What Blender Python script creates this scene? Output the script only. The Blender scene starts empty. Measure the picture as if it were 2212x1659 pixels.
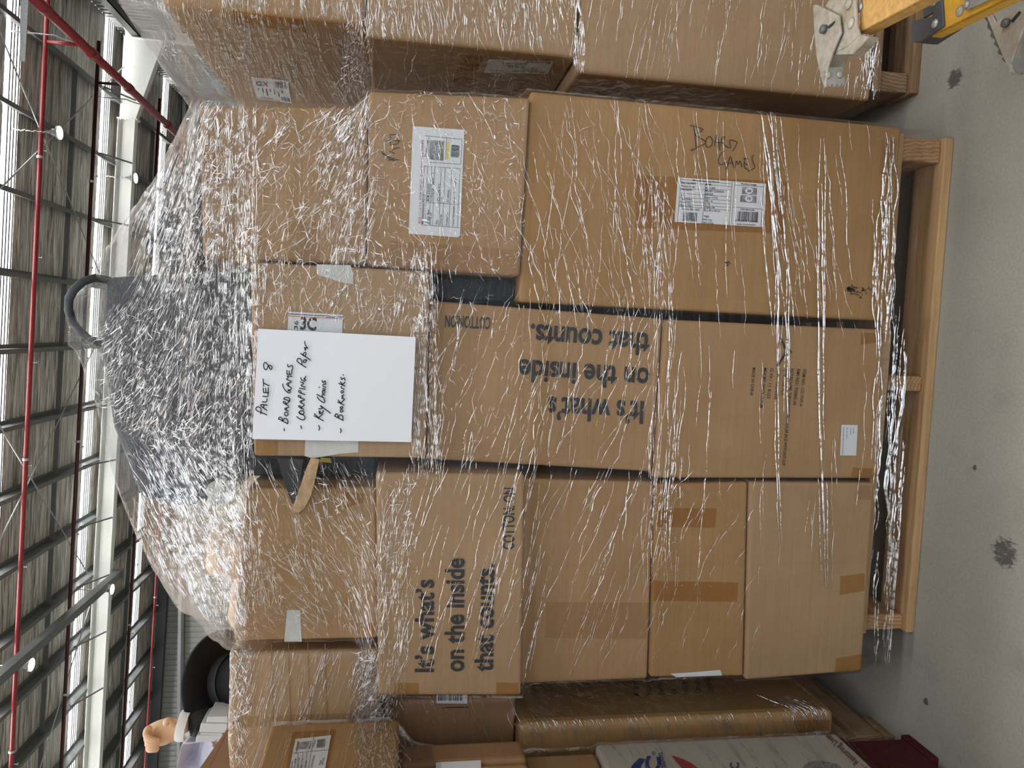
import bpy, bmesh, math, random
import numpy as np
from mathutils import Vector, Matrix, noise as mnoise

random.seed(7)
rng = np.random.default_rng(7)
SC = bpy.context.scene
COL = SC.collection

# ------------------------------------------------------------------ camera
# The photograph was taken with the phone on its side: the place's "down" is the picture's right.
FPX = 1560.0
CAMH = 1.235
Yc = np.array([(948 - 829.5) / FPX, (872 - 1106) / FPX, 1.0]); Yc /= np.linalg.norm(Yc)
Dn = np.array([-.03, 1.0, 0.0]); Dn[2] = -(Dn[0] * Yc[0] + Dn[1] * Yc[1]) / Yc[2]; Dn /= np.linalg.norm(Dn)
Zc = -Dn
Xc = np.cross(Yc, Zc)
M = np.array([Xc, Yc, Zc])
CO = np.array([0.0, 0.0, CAMH])


def ray(ix, iy):
    return M @ np.array([(1659 - iy - 829.5) / FPX, (ix - 1106) / FPX, 1.0])


def at(ix, iy, ax, val):
    """The point of the place on the plane axis=val that the photograph shows at pixel (ix, iy)."""
    r = ray(ix, iy)
    return CO + r * ((val - CO[ax]) / r[ax])


cam_data = bpy.data.cameras.new('camera')
cam_data.sensor_fit = 'HORIZONTAL'
cam_data.sensor_width = 36.0
cam_data.lens = FPX * 36.0 / 2212.0
cam_data.clip_start = 0.02
cam = bpy.data.objects.new('camera', cam_data)
COL.objects.link(cam)
ax_x = M @ np.array([0, 1, 0]); ax_y = M @ np.array([1, 0, 0]); ax_z = M @ np.array([0, 0, -1])
cam.matrix_world = Matrix(((ax_x[0], ax_y[0], ax_z[0], 0), (ax_x[1], ax_y[1], ax_z[1], 0),
                           (ax_x[2], ax_y[2], ax_z[2], CAMH), (0, 0, 0, 1)))
SC.camera = cam

# ------------------------------------------------------------------ view, world, big lights
SC.view_settings.view_transform = 'Standard'
SC.view_settings.look = 'None'
SC.view_settings.gamma = 1.0
SC.view_settings.use_curve_mapping = False
SC.view_settings.exposure = 0.0
SC.cycles.transparent_max_bounces = 16
SC.cycles.use_adaptive_sampling = True
SC.cycles.adaptive_threshold = 0.05
SC.cycles.max_bounces = 7
SC.cycles.diffuse_bounces = 4
SC.cycles.glossy_bounces = 3
SC.cycles.transmission_bounces = 4
SC.cycles.caustics_reflective = False
SC.cycles.caustics_refractive = False
SC.cycles.sample_clamp_indirect = 6.0

SKYLIGHT = 15.5       # radiance of the daylight coming through the roof sheets
DOOR_POWER = 75.0   # daylight through the open roller doors behind the camera
w = bpy.data.worlds.new('sky'); SC.world = w
w.use_nodes = True
w.node_tree.nodes['Background'].inputs[0].default_value = (0.62, 0.76, 1.0, 1)
w.node_tree.nodes['Background'].inputs[1].default_value = 1.6


def area_light(name, loc, rot, sx, sy, power, col):
    l = bpy.data.lights.new(name, 'AREA'); l.shape = 'RECTANGLE'; l.size = sx; l.size_y = sy
    l.energy = power; l.color = col
    o = bpy.data.objects.new(name, l); COL.objects.link(o); o.location = loc; o.rotation_euler = rot
    return o


# the roller door openings are in the back wall at Y = BACK_Y (behind the camera)
BACK_Y = -8.0
DOORS = [(-2.6, 1.8, 4.4), (2.6, 6.4, 4.4)]
for i, (xa, xb, zt) in enumerate(DOORS):
    area_light('door_daylight', ((xa + xb) / 2, BACK_Y + .12, zt / 2), (math.radians(90), 0, 0),
               xb - xa, zt, DOOR_POWER * (.3, 1.5)[i], (0.96, 0.97, 1.0))

# ------------------------------------------------------------------ material helpers
MATS = {}


def nt(name):
    m = bpy.data.materials.new(name); m.use_nodes = True
    t = m.node_tree
    for n in list(t.nodes):
        t.nodes.remove(n)
    out = t.nodes.new('ShaderNodeOutputMaterial')
    MATS[name] = m
    return m, t, out


def N(t, kind, **kw):
    n = t.nodes.new('ShaderNode' + kind)
    for k, v in kw.items():
        if k.startswith('i_'):
            n.inputs[k[2:].replace('_', ' ')].default_value = v
        else:
            setattr(n, k, v)
    return n


def coords(t, scale=(1, 1, 1), rot=(0, 0, 0), kind='Object'):
    c = N(t, 'TexCoord'); m = N(t, 'Mapping')
    m.inputs['Scale'].default_value = scale
    m.inputs['Rotation'].default_value = rot
    t.links.new(c.outputs[kind], m.inputs['Vector'])
    return m.outputs['Vector']


def ramp(t, fac, stops):
    r = N(t, 'ValToRGB')
    e = r.color_ramp.elements
    while len(e) > 1:
        e.remove(e[-1])
    e[0].position = stops[0][0]; e[0].color = (*stops[0][1], 1)
    for p, c in stops[1:]:
        x = e.new(p); x.color = (*c, 1)
    t.links.new(fac, r.inputs['Fac'])
    return r.outputs['Color']


def noise_tex(t, vec, scale, detail=4, rough=.55, dist=0.0):
    n = N(t, 'TexNoise')
    n.inputs['Scale'].default_value = scale; n.inputs['Detail'].default_value = detail
    n.inputs['Roughness'].default_value = rough; n.inputs['Distortion'].default_value = dist
    t.links.new(vec, n.inputs['Vector'])
    return n.outputs['Fac']


def mix_col(t, fac, a, b, mode='MIX'):
    m = N(t, 'Mix', data_type='RGBA', blend_type=mode)
    for i, v in ((0, fac), (6, a), (7, b)):
        if hasattr(v, 'links'):
            t.links.new(v, m.inputs[i])
        else:
            m.inputs[i].default_value = v if i == 0 else (*v, 1)
    return m.outputs[2]


def bump(t, height, strength, dist, normal=None):
    b = N(t, 'Bump'); b.inputs['Strength'].default_value = strength; b.inputs['Distance'].default_value = dist
    t.links.new(height, b.inputs['Height'])
    if normal is not None:
        t.links.new(normal, b.inputs['Normal'])
    return b.outputs['Normal']


def pbsdf(t, out, color, rough=.6, metal=0.0, normal=None, spec=.5, coat=0.0):
    p = N(t, 'BsdfPrincipled')
    if hasattr(color, 'links'):
        t.links.new(color, p.inputs['Base Color'])
    else:
        p.inputs['Base Color'].default_value = (*color, 1)
    if hasattr(rough, 'links'):
        t.links.new(rough, p.inputs['Roughness'])
    else:
        p.inputs['Roughness'].default_value = rough
    p.inputs['Metallic'].default_value = metal
    p.inputs['Specular IOR Level'].default_value = spec
    p.inputs['Coat Weight'].default_value = coat
    if normal is not None:
        t.links.new(normal, p.inputs['Normal'])
    t.links.new(p.outputs[0], out.inputs[0])
    return p


def simple(name, color, rough=.6, metal=0.0, var=.12, scale=14, spec=.5, bmp=0.0, bscale=60):
    m, t, out = nt(name)
    v = coords(t)
    f = noise_tex(t, v, scale, 4)
    c = ramp(t, f, [(.3, tuple(x * (1 - var) for x in color)), (.7, tuple(min(1, x * (1 + var)) for x in color))])
    nrm = bump(t, noise_tex(t, v, bscale, 3), bmp, .002) if bmp else None
    pbsdf(t, out, c, rough, metal, nrm, spec)
    return m


def mat_card(name, base, dark):
    m, t, out = nt(name)
    v = coords(t, (5, 5, 5))
    oi = N(t, 'ObjectInfo')
    va = N(t, 'VectorMath', operation='ADD')
    t.links.new(v, va.inputs[0]); t.links.new(oi.outputs['Random'], va.inputs[1])
    f1 = noise_tex(t, va.outputs[0], 1.2, 5, .6)
    c = ramp(t, f1, [(.28, dark), (.72, base)])
    v2 = coords(t, (1.3, 1.3, 95))
    f2 = noise_tex(t, v2, 2.0, 3, .7)
    c2 = mix_col(t, ramp(t, f2, [(.42, (0, 0, 0)), (.75, (.30, .30, .30))]), c, tuple(x * .72 for x in dark))
    v4 = coords(t, (95, 95, 1.6))
    f4 = noise_tex(t, v4, 1.0, 3, .6)
    c2 = mix_col(t, ramp(t, f4, [(.5, (0, 0, 0)), (.85, (.22, .22, .22))]), c2, tuple(x * .8 for x in dark))
    v3 = coords(t, (400, 400, 400))
    f3 = noise_tex(t, v3, 1.0, 2, .5)
    c3 = mix_col(t, .08, c2, ramp(t, f3, [(.35, (.25, .2, .12)), (.65, (1, .95, .85))]), 'SOFT_LIGHT')
    v5 = coords(t, (1, 1, 130))
    w5 = N(t, 'TexWave', wave_type='BANDS', bands_direction='Z'); w5.inputs['Scale'].default_value = .35
    w5.inputs['Distortion'].default_value = .6
    t.links.new(v5, w5.inputs['Vector'])
    nb = bump(t, w5.outputs['Fac'], .06, .0006)
    n = bump(t, noise_tex(t, coords(t, (3, 3, 3)), 2.2, 3), .32, .012, nb)
    pbsdf(t, out, c3, .72, 0, n, .25)
    return m


CARD = [mat_card('cardboard_tan', (.47, .285, .140), (.385, .225, .105)),
        mat_card('cardboard_amber', (.46, .265, .112), (.37, .205, .08)),
        mat_card('cardboard_pale', (.49, .315, .170), (.40, .25, .13)),
        mat_card('cardboard_brown', (.33, .185, .095), (.26, .14, .07))]
simple('cardboard_edge', (.42, .28, .16), .9, var=.3, scale=60)
simple('cardboard_inside', (.34, .215, .125), .85)


def mat_tape(name, col, alpha, rough=.28):
    m, t, out = nt(name)
    a = N(t, 'BsdfTransparent'); a.inputs[0].default_value = (*col, 1)
    p = N(t, 'BsdfPrincipled'); p.inputs['Base Color'].default_value = (*[c * c * .42 for c in col], 1)
    p.inputs['Roughness'].default_value = rough
    mx = N(t, 'MixShader'); mx.inputs[0].default_value = alpha
    t.links.new(a.outputs[0], mx.inputs[1]); t.links.new(p.outputs[0], mx.inputs[2])
    t.links.new(mx.outputs[0], out.inputs[0])
    return m


mat_tape('tape_amber', (.92, .80, .58), .10)
mat_tape('tape_clear', (.95, .90, .82), .08)
simple('masking_tape', (.66, .65, .60), .6, var=.08, scale=40, bmp=.5, bscale=40)
simple('paper', (.80, .80, .84), .75, var=.012, scale=8, bmp=.25, bscale=7)
simple('label_white', (.78, .78, .79), .5, var=.02)
simple('ink_black', (.018, .018, .02), .6, var=.2)
simple('ink_print', (.030, .030, .032), .7, var=.35, scale=80)
simple('ink_red', (.42, .05, .06), .6)
simple('ink_maroon', (.16, .03, .035), .6)
simple('ink_blue', (.03, .06, .22), .6)
simple('ink_orange', (.72, .20, .08), .6)
simple('ink_grey', (.28, .28, .29), .7, var=.5, scale=120)
simple('ink_yellow', (.78, .62, .08), .6)
simple('white_board', (.58, .54, .47), .45, var=.04)
simple('steel_grey', (.15, .157, .158), .45, .25, var=.1)
simple('steel_dark', (.035, .038, .042), .5, .2, var=.1)
simple('steel_pale', (.82, .83, .79), .5, 0, var=.03)
simple('galvanised', (.50, .52, .53), .38, .6, var=.15, scale=30)
simple('red_paint', (.235, .018, .022), .38, 0, var=.12)
simple('maroon_paint', (.06, .012, .014), .45, 0)
simple('black_plastic', (.010, .010, .011), .5)
simple('tote_grey', (.040, .046, .054), .6, 0, var=.25, bmp=.5, bscale=25)
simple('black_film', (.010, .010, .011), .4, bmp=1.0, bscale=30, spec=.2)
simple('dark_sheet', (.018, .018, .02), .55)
simple('white_cloth', (.70, .70, .68), .7, bmp=.4, bscale=30)
simple('beige_cloth', (.72, .52, .34), .6)
simple('skin_paint', (.66, .41, .235), .33, var=.06)
simple('lilac_cloth', (.55, .55, .64), .7, var=.05)
simple('grey_plastic', (.52, .53, .54), .35, var=.05)
simple('hat_black', (.006, .006, .007), .6, spec=.15)
simple('hat_band', (.022, .025, .024), .5, spec=.3)
simple('fibreglass_yellow', (.72, .40, .045), .38, var=.15, scale=70, bmp=.25, bscale=120)
simple('fibreglass_orange', (.62, .36, .12), .45, var=.22, scale=90, bmp=.5, bscale=120)
simple('cap_plastic', (.07, .075, .085), .42, var=.25)
simple('rubber', (.10, .10, .095), .8, var=.3)
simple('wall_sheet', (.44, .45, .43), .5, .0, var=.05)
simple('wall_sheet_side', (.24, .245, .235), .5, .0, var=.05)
simple('lamp_housing', (.30, .30, .30), .4, .4)


def mat_emit(name, col, strength):
    m, t, out = nt(name)
    e = N(t, 'Emission'); e.inputs[0].default_value = (*col, 1); e.inputs[1].default_value = strength
    t.links.new(e.outputs[0], out.inputs[0])
    return m


mat_emit('skylight_glow', (1.0, 1.0, .985), SKYLIGHT)
mat_emit('lamp_glow', (1.0, .98, .93), 9.0)


def mat_metal_worn():
    m, t, out = nt('worn_alloy')
    v = coords(t)
    f = noise_tex(t, v, 30, 6, .7)
    c = ramp(t, f, [(.3, (.30, .25, .18)), (.5, (.47, .43, .36)), (.7, (.56, .54, .49))])
    f2 = noise_tex(t, v, 12, 3)
    c = mix_col(t, ramp(t, f2, [(.52, (0, 0, 0)), (.72, (.7, .7, .7))]), c, (.42, .24, .09))
    pbsdf(t, out, c, .55, .25, bump(t, f, .3, .001))


mat_metal_worn()


def mat_wood(name, light, mid, dark):
    m, t, out = nt(name)
    v = coords(t, (1.4, 26, 26))
    f = noise_tex(t, v, 2.2, 6, .65, .6)
    c = ramp(t, f, [(.25, dark), (.5, mid), (.75, light)])
    f2 = noise_tex(t, coords(t, (3, 5, 5)), 1.6, 4, .6)
    c = mix_col(t, ramp(t, f2, [(.52, (0, 0, 0)), (.78, (.6, .6, .6))]), c, tuple(x * .38 for x in dark))
    pbsdf(t, out, c, .8, 0, bump(t, f, .4, .002), .2)
    return m


def mat_wood_y(name, light, mid, dark):
    m, t, out = nt(name)
    v = coords(t, (14, 1.0, 14))
    w_ = N(t, 'TexWave', wave_type='RINGS', rings_direction='Y')
    w_.inputs['Scale'].default_value = 2.6; w_.inputs['Distortion'].default_value = 5.0
    w_.inputs['Detail'].default_value = 3; w_.inputs['Detail Scale'].default_value = 1.4
    t.links.new(v, w_.inputs['Vector'])
    c = ramp(t, w_.outputs['Fac'], [(.0, tuple((a + b) / 2 for a, b in zip(dark, mid))), (.5, mid), (1, tuple((a + b) / 2 for a, b in zip(light, mid)))])
    f2 = noise_tex(t, coords(t, (18, 18, 18)), 1.6, 5, .6)
    c = mix_col(t, ramp(t, f2, [(.48, (0, 0, 0)), (.78, (.55, .55, .55))]), c, tuple(x * .4 for x in dark))
    pbsdf(t, out, c, .82, 0, bump(t, w_.outputs['Fac'], .3, .002), .2)
    return m


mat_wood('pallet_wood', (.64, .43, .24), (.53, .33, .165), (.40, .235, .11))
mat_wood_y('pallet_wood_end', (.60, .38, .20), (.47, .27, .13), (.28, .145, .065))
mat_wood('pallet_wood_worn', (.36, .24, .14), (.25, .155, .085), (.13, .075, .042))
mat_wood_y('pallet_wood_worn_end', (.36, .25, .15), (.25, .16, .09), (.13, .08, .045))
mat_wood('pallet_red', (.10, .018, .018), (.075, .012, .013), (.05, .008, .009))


def mat_floor():
    m, t, out = nt('concrete')
    v = coords(t)
    f = noise_tex(t, v, 1.3, 6, .6, .3)
    c = ramp(t, f, [(.3, (.30, .288, .252)), (.7, (.385, .372, .33))])
    f2 = noise_tex(t, v, 7.0, 5, .65)
    c = mix_col(t, ramp(t, f2, [(.56, (0, 0, 0)), (.76, (.42, .42, .42))]), c, (.20, .195, .18))
    f3 = noise_tex(t, v, 160, 2)
    c = mix_col(t, .14, c, ramp(t, f3, [(.3, (.2, .2, .2)), (.7, (.8, .8, .8))]), 'OVERLAY')
    # rubber scuffs, each where it lies on the slab
    f4 = noise_tex(t, coords(t, (110, 45, 40), (0, 0, .5)), 1.0, 4, .75)
    for (ix, iy, r, th) in ((2062, 170, .055, .50), (2170, 1195, .075, .50), (1985, 620, .014, .40), (2105, 1010, .012, .3),
                            (2000, 1515, .02, .36)):
        p = at(ix, iy, 2, 0)
        g = N(t, 'NewGeometry')
        d = N(t, 'VectorMath', operation='DISTANCE'); t.links.new(g.outputs['Position'], d.inputs[0])
        d.inputs[1].default_value = tuple(p)
        mr = N(t, 'MapRange'); mr.inputs['From Min'].default_value = r; mr.inputs['From Max'].default_value = r * .25
        mr.inputs['To Min'].default_value = 0; mr.inputs['To Max'].default_value = .5
        t.links.new(d.outputs['Value'], mr.inputs['Value'])
        hf = N(t, 'Math', operation='MULTIPLY'); t.links.new(f4, hf.inputs[0]); hf.inputs[1].default_value = .75
        ad = N(t, 'Math', operation='ADD'); t.links.new(mr.outputs[0], ad.inputs[0]); t.links.new(hf.outputs[0], ad.inputs[1])
        ms = ramp(t, ad.outputs[0], [(.70 + th * .1, (0, 0, 0)), (.80 + th * .1, (.8, .8, .8))])
        c = mix_col(t, ms, c, (.035, .035, .042))
    rr = ramp(t, f2, [(.3, (.55, .55, .55)), (.7, (.72, .72, .72))])
    pbsdf(t, out, c, .62, 0, bump(t, f3, .12, .001), .35)


mat_floor()


def mat_foil():
    m, t, out = nt('roof_foil')
    v = coords(t, (.5, 11, 11))
    f = noise_tex(t, v, 1.0, 4, .62, 1.4)
    f2 = noise_tex(t, coords(t, (.8, 1.6, 1)), .8, 4)
    c = ramp(t, f, [(.36, (.10, .088, .075)), (.5, (.50, .46, .40)), (.62, (.93, .90, .83))])  # glints and shade of the wrinkles put into the streak colours
    c = mix_col(t, ramp(t, f2, [(.35, (.32, .32, .32)), (.7, (0, 0, 0))]), c, (.40, .36, .31))
    pbsdf(t, out, c, .38, .22, bump(t, f, 1.0, .06))


mat_foil()


def mat_film(name, strand, milk=.02, bump_s=1.0, gl=1.0):
    m, t, out = nt(name)
    tr = N(t, 'BsdfTransparent'); tr.inputs[0].default_value = (.985, .982, .98, 1)
    gls = N(t, 'BsdfGlossy'); gls.inputs['Color'].default_value = (1, 1, 1, 1)
    mx = N(t, 'MixShader')
    if strand:
        gls.inputs['Roughness'].default_value = .24
        df = N(t, 'BsdfDiffuse'); df.inputs['Color'].default_value = (.9, .9, .9, 1)
        m2 = N(t, 'MixShader'); m2.inputs[0].default_value = .14
        t.links.new(gls.outputs[0], m2.inputs[1]); t.links.new(df.outputs[0], m2.inputs[2])
        f = noise_tex(t, coords(t, (1, 1, 1)), 70, 3, .7)
        r = ramp(t, f, [(.40, (.04, .04, .04)), (.58, (.95, .95, .95))])
        t.links.new(r, mx.inputs[0])
        t.links.new(tr.outputs[0], mx.inputs[1]); t.links.new(m2.outputs[0], mx.inputs[2])
        t.links.new(mx.outputs[0], out.inputs[0])
        return m
    gls.inputs['Roughness'].default_value = .06
    v = coords(t, (5, 5, 60), (0, .12, 0))
    fa = noise_tex(t, v, 1.0, 5, .68, .5)
    vb = coords(t, (16, 16, 22), (0, -.35, 0))
    fb = noise_tex(t, vb, 1.6, 4, .62, 1.6)
    nb = bump(t, fb, .45 * bump_s, .008)
    nb = bump(t, fa, .50 * bump_s, .005, nb)
    t.links.new(nb, gls.inputs['Normal'])
    fr = N(t, 'Fresnel'); fr.inputs[0].default_value = 1.5
    t.links.new(nb, fr.inputs['Normal'])
    fm = N(t, 'Math', operation='MULTIPLY'); fm.inputs[1].default_value = .55 * gl
    t.links.new(fr.outputs[0], fm.inputs[0])
    cl = N(t, 'Clamp'); cl.inputs['Max'].default_value = .35
    t.links.new(fm.outputs[0], cl.inputs[0])
    t.links.new(cl.outputs[0], mx.inputs[0])
    t.links.new(tr.outputs[0], mx.inputs[1]); t.links.new(gls.outputs[0], mx.inputs[2])
    df = N(t, 'BsdfDiffuse'); df.inputs['Color'].default_value = (.85, .85, .87, 1)
    att = N(t, 'Attribute', attribute_name='layers')
    fy = ramp(t, fa, [(.45, (.15, .15, .15)), (.8, (1, 1, 1))])
    mm = N(t, 'Math', operation='MULTIPLY'); t.links.new(att.outputs['Fac'], mm.inputs[0]); t.links.new(fy, mm.inputs[1])
    m3 = N(t, 'MixShader')
    t.links.new(mm.outputs[0], m3.inputs[0])
    t.links.new(mx.outputs[0], m3.inputs[1]); t.links.new(df.outputs[0], m3.inputs[2])
    t.links.new(m3.outputs[0], out.inputs[0])
    return m


mat_film('stretch_film', False)
mat_film('film_fold', True)

# ------------------------------------------------------------------ object helpers
ORG = {}


def mk(name, V, F, mat, parent=None, origin=None, smooth=False, midx=None):
    V = np.asarray(V, float)
    if parent is not None:
        o0 = ORG[parent.name]
    else:
        o0 = np.array(origin, float) if origin is not None else np.array([V[:, 0].mean(), V[:, 1].mean(), V[:, 2].min()])
    me = bpy.data.meshes.new(name)
    me.from_pydata([tuple(v) for v in (V - o0)], [], [tuple(int(i) for i in f) for f in F])
    for m in (mat if isinstance(mat, (list, tuple)) else [mat]):
        me.materials.append(MATS[m] if isinstance(m, str) else m)
    if midx is not None:
        me.polygons.foreach_set('material_index', np.asarray(midx, np.int32))
    if smooth:
        me.polygons.foreach_set('use_smooth', np.ones(len(me.polygons), bool))
    me.update()
    o = bpy.data.objects.new(name, me); COL.objects.link(o)
    if parent is not None:
        o.parent = parent
    else:
        o.location = tuple(o0)
    ORG[o.name] = o0
    return o


def root(name, origin):
    o = bpy.data.objects.new(name, None); COL.objects.link(o); o.location = tuple(origin)
    o.empty_display_size = .1
    ORG[o.name] = np.array(origin, float)
    return o


def tag(o, label, cat, group=None):
    o['label'] = label; o['category'] = cat
    if group:
        o['group'] = group
    return o


def struct(o):
    o['kind'] = 'structure'
    return o


class MB:
    """Collects shapes into one mesh."""

    def __init__(s):
        s.V = []; s.F = []; s.I = []; s.mi = 0

    def add(s, V, F):
        b = len(s.V)
        s.V += [tuple(v) for v in V]
        s.F += [tuple(b + i for i in f) for f in F]
        s.I += [s.mi] * len(F)
        return s

    def box(s, a, b):
        x0, y0, z0 = a; x1, y1, z1 = b
        return s.hexa([(x0, y0, z0), (x1, y0, z0), (x1, y0, z1), (x0, y0, z1), (x0, y1, z0), (x1, y1, z0), (x1, y1, z1), (x0, y1, z1)])

    def hexa(s, c):
        # c: front LL, LR, UR, UL then back LL, LR, UR, UL
        return s.add(c, [(0, 1, 2, 3), (5, 4, 7, 6), (1, 5, 6, 2), (4, 0, 3, 7), (3, 2, 6, 7), (4, 5, 1, 0)])

    def tube(s, pts, r, n=10, closed=False, caps=True):
        pts = [np.array(p, float) for p in pts]
        k = len(pts)
        rr = r if hasattr(r, '__len__') else [r] * k
        V = []; prev = None
        for i in range(k):
            d = pts[min(i + 1, k - 1)] - pts[max(i - 1, 0)]
            d /= (np.linalg.norm(d) + 1e-12)
            if prev is None:
                a = np.array([0, 0, 1.]) if abs(d[2]) < .9 else np.array([1., 0, 0])
                u = np.cross(d, a)
            else:
                u = prev - d * np.dot(prev, d)
            u /= (np.linalg.norm(u) + 1e-12); prev = u
            v = np.cross(d, u)
            for j in range(n):
                an = 2 * math.pi * j / n
                V.append(pts[i] + (u * math.cos(an) + v * math.sin(an)) * rr[i])
        F = []
        for i in range(k - 1):
            for j in range(n):
                F.append((i * n + j, i * n + (j + 1) % n, (i + 1) * n + (j + 1) % n, (i + 1) * n + j))
        if caps:
            F.append(tuple(range(n))[::-1]); F.append(tuple((k - 1) * n + j for j in range(n)))
        return s.add(V, F)

    def disc(s, c, nrm, r, h, n=24):
        c = np.array(c, float); nrm = np.array(nrm, float); nrm /= np.linalg.norm(nrm)
        return s.tube([c, c + nrm * h], r, n)

    def prism(s, pts, off):
        """polygon in the place, pushed along the vector off"""
        pts = [np.array(p, float) for p in pts]; k = len(pts); off = np.array(off, float)
        V = pts + [p + off for p in pts]
        F = [tuple(range(k)), tuple(range(2 * k - 1, k - 1, -1))]
        for i in range(k):
            j = (i + 1) % k
            F.append((j, i, k + i, k + j))
        return s.add(V, F)

    def ellipsoid(s, c, r, nu=20, nv=12, fn=None):
        V = []; F = []
        for i in range(nv + 1):
            ph = math.pi * i / nv
            for j in range(nu):
                th = 2 * math.pi * j / nu
                d = np.array([math.sin(ph) * math.cos(th), math.sin(ph) * math.sin(th), math.cos(ph)])
                k = 1.0 if fn is None else fn(d)
                V.append(np.array(c) + d * np.array(r) * k)
        for i in range(nv):
            for j in range(nu):
                F.append((i * nu + j, (i + 1) * nu + j, (i + 1) * nu + (j + 1) % nu, i * nu + (j + 1) % nu))
        return s.add(V, F)

    def build(s, name, mat, parent=None, origin=None, smooth=False):
        return mk(name, s.V, s.F, mat, parent, origin, smooth, s.I if any(s.I) else None)


def bevel(o, wdt, seg=2):
    md = o.modifiers.new('edges', 'BEVEL'); md.width = wdt; md.segments = seg; md.limit_method = 'ANGLE'
    return o


def smooth_by_angle(o, ang=40):
    o.data.polygons.foreach_set('use_smooth', np.ones(len(o.data.polygons), bool))
    try:
        o.data.set_sharp_from_angle(angle=math.radians(ang))
    except Exception:
        pass
    return o


# ------------------------------------------------------------------ print, labels, handwriting on a plane
def on_plane(ax, val):
    """A function from picture pixels to points on the plane (used to lay print where the photograph shows it)."""
    return lambda ix, iy: at(ix, iy, ax, val)


def decal(name, quad, pl, mat, parent):
    V = [pl(*q) for q in quad]
    return mk(name, V, [tuple(range(len(V)))], mat, parent)


def text_verts(s, bold=0.0, spacing=1.0):
    cu = bpy.data.curves.new('t', 'FONT'); cu.body = s; cu.size = 1.0; cu.offset = bold; cu.resolution_u = 3
    cu.space_character = spacing
    ob = bpy.data.objects.new('t', cu)
    COL.objects.link(ob)
    bpy.context.view_layer.update()
    me = bpy.data.meshes.new_from_object(ob.evaluated_get(bpy.context.evaluated_depsgraph_get()))
    V = np.array([v.co[:] for v in me.vertices]) if len(me.vertices) else np.zeros((0, 3))
    F = [tuple(p.vertices) for p in me.polygons]
    bpy.data.objects.remove(ob); bpy.data.curves.remove(cu); bpy.data.meshes.remove(me)
    return V, F


CAPH = .69


def add_text(mb, s, bl, br, h, pl, bold=0.0, spacing=1.0):
    V, F = text_verts(s, bold, spacing)
    if not len(V):
        return
    x0, x1 = V[:, 0].min(), V[:, 0].max()
    bl = np.array(bl, float); br = np.array(br, float)
    ex = (br - bl) / (x1 - x0)
    u = ex / np.linalg.norm(ex)
    ey = np.array([u[1], -u[0]]) * h / CAPH
    P = [pl(*(bl + ex * (v[0] - x0) + ey * v[1])) for v in V]
    mb.add(P, F)


def add_stroke(mb, pts, wd, pl):
    """a pen stroke in picture pixels, smoothed, laid as a flat ribbon"""
    p = np.array(pts, float)
    if len(p) > 2:
        for _ in range(2):
            q = [p[0]]
            for i in range(len(p) - 1):
                q.append(p[i] * .75 + p[i + 1] * .25); q.append(p[i] * .25 + p[i + 1] * .75)
            q.append(p[-1]); p = np.array(q)
    d = np.gradient(p, axis=0)
    d /= (np.linalg.norm(d, axis=1, keepdims=True) + 1e-9)
    n = np.stack([-d[:, 1], d[:, 0]], 1) * wd / 2
    e0 = p[0] - d[0] * wd * .4; e1 = p[-1] + d[-1] * wd * .4
    p = p.copy(); p[0] = e0; p[-1] = e1
    V = []
    for a, b in zip(p, n):
        V.append(pl(*(a + b))); V.append(pl(*(a - b)))
    mb.add(V, [(2 * i, 2 * i + 1, 2 * i + 3, 2 * i + 2) for i in range(len(p) - 1)])


def add_quad(mb, quad, pl):
    mb.add([pl(*q) for q in quad], [(0, 1, 2, 3)])


def lerp_quad(q, s, t):
    q = [np.array(p, float) for p in q]
    return (q[0] * (1 - s) + q[1] * s) * (1 - t) + (q[3] * (1 - s) + q[2] * s) * t


def add_barcode(mb, q, pl, n=26, seed=1):
    r = random.Random(seed); s = 0.0
    while s < 1:
        wd = r.choice([.012, .018, .03, .04])
        e = min(1, s + wd)
        add_quad(mb, [lerp_quad(q, s, 0), lerp_quad(q, e, 0), lerp_quad(q, e, 1), lerp_quad(q, s, 1)], pl)
        s = e + r.choice([.012, .018, .03])


def add_line(mb, a, b, wd, pl):
    a = np.array(a, float); b = np.array(b, float); d = (b - a) / np.linalg.norm(b - a)
    n = np.array([-d[1], d[0]]) * wd / 2
    add_quad(mb, [a - n, b - n, b + n, a + n], pl)


# ------------------------------------------------------------------ the building
H0 = 7.6 + CAMH
SL = .049
XL, XR = -21.0, 7.15
YF = 25.3


def roof_z(x, drop=0.0):
    return H0 - SL * x - drop


mb = MB(); mb.add([(XL, BACK_Y, 0), (XR, BACK_Y, 0), (XR, YF, 0), (XL, YF, 0)], [(0, 1, 2, 3)])
struct(mb.build('floor', 'concrete', origin=(0, 0, 0)))

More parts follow.
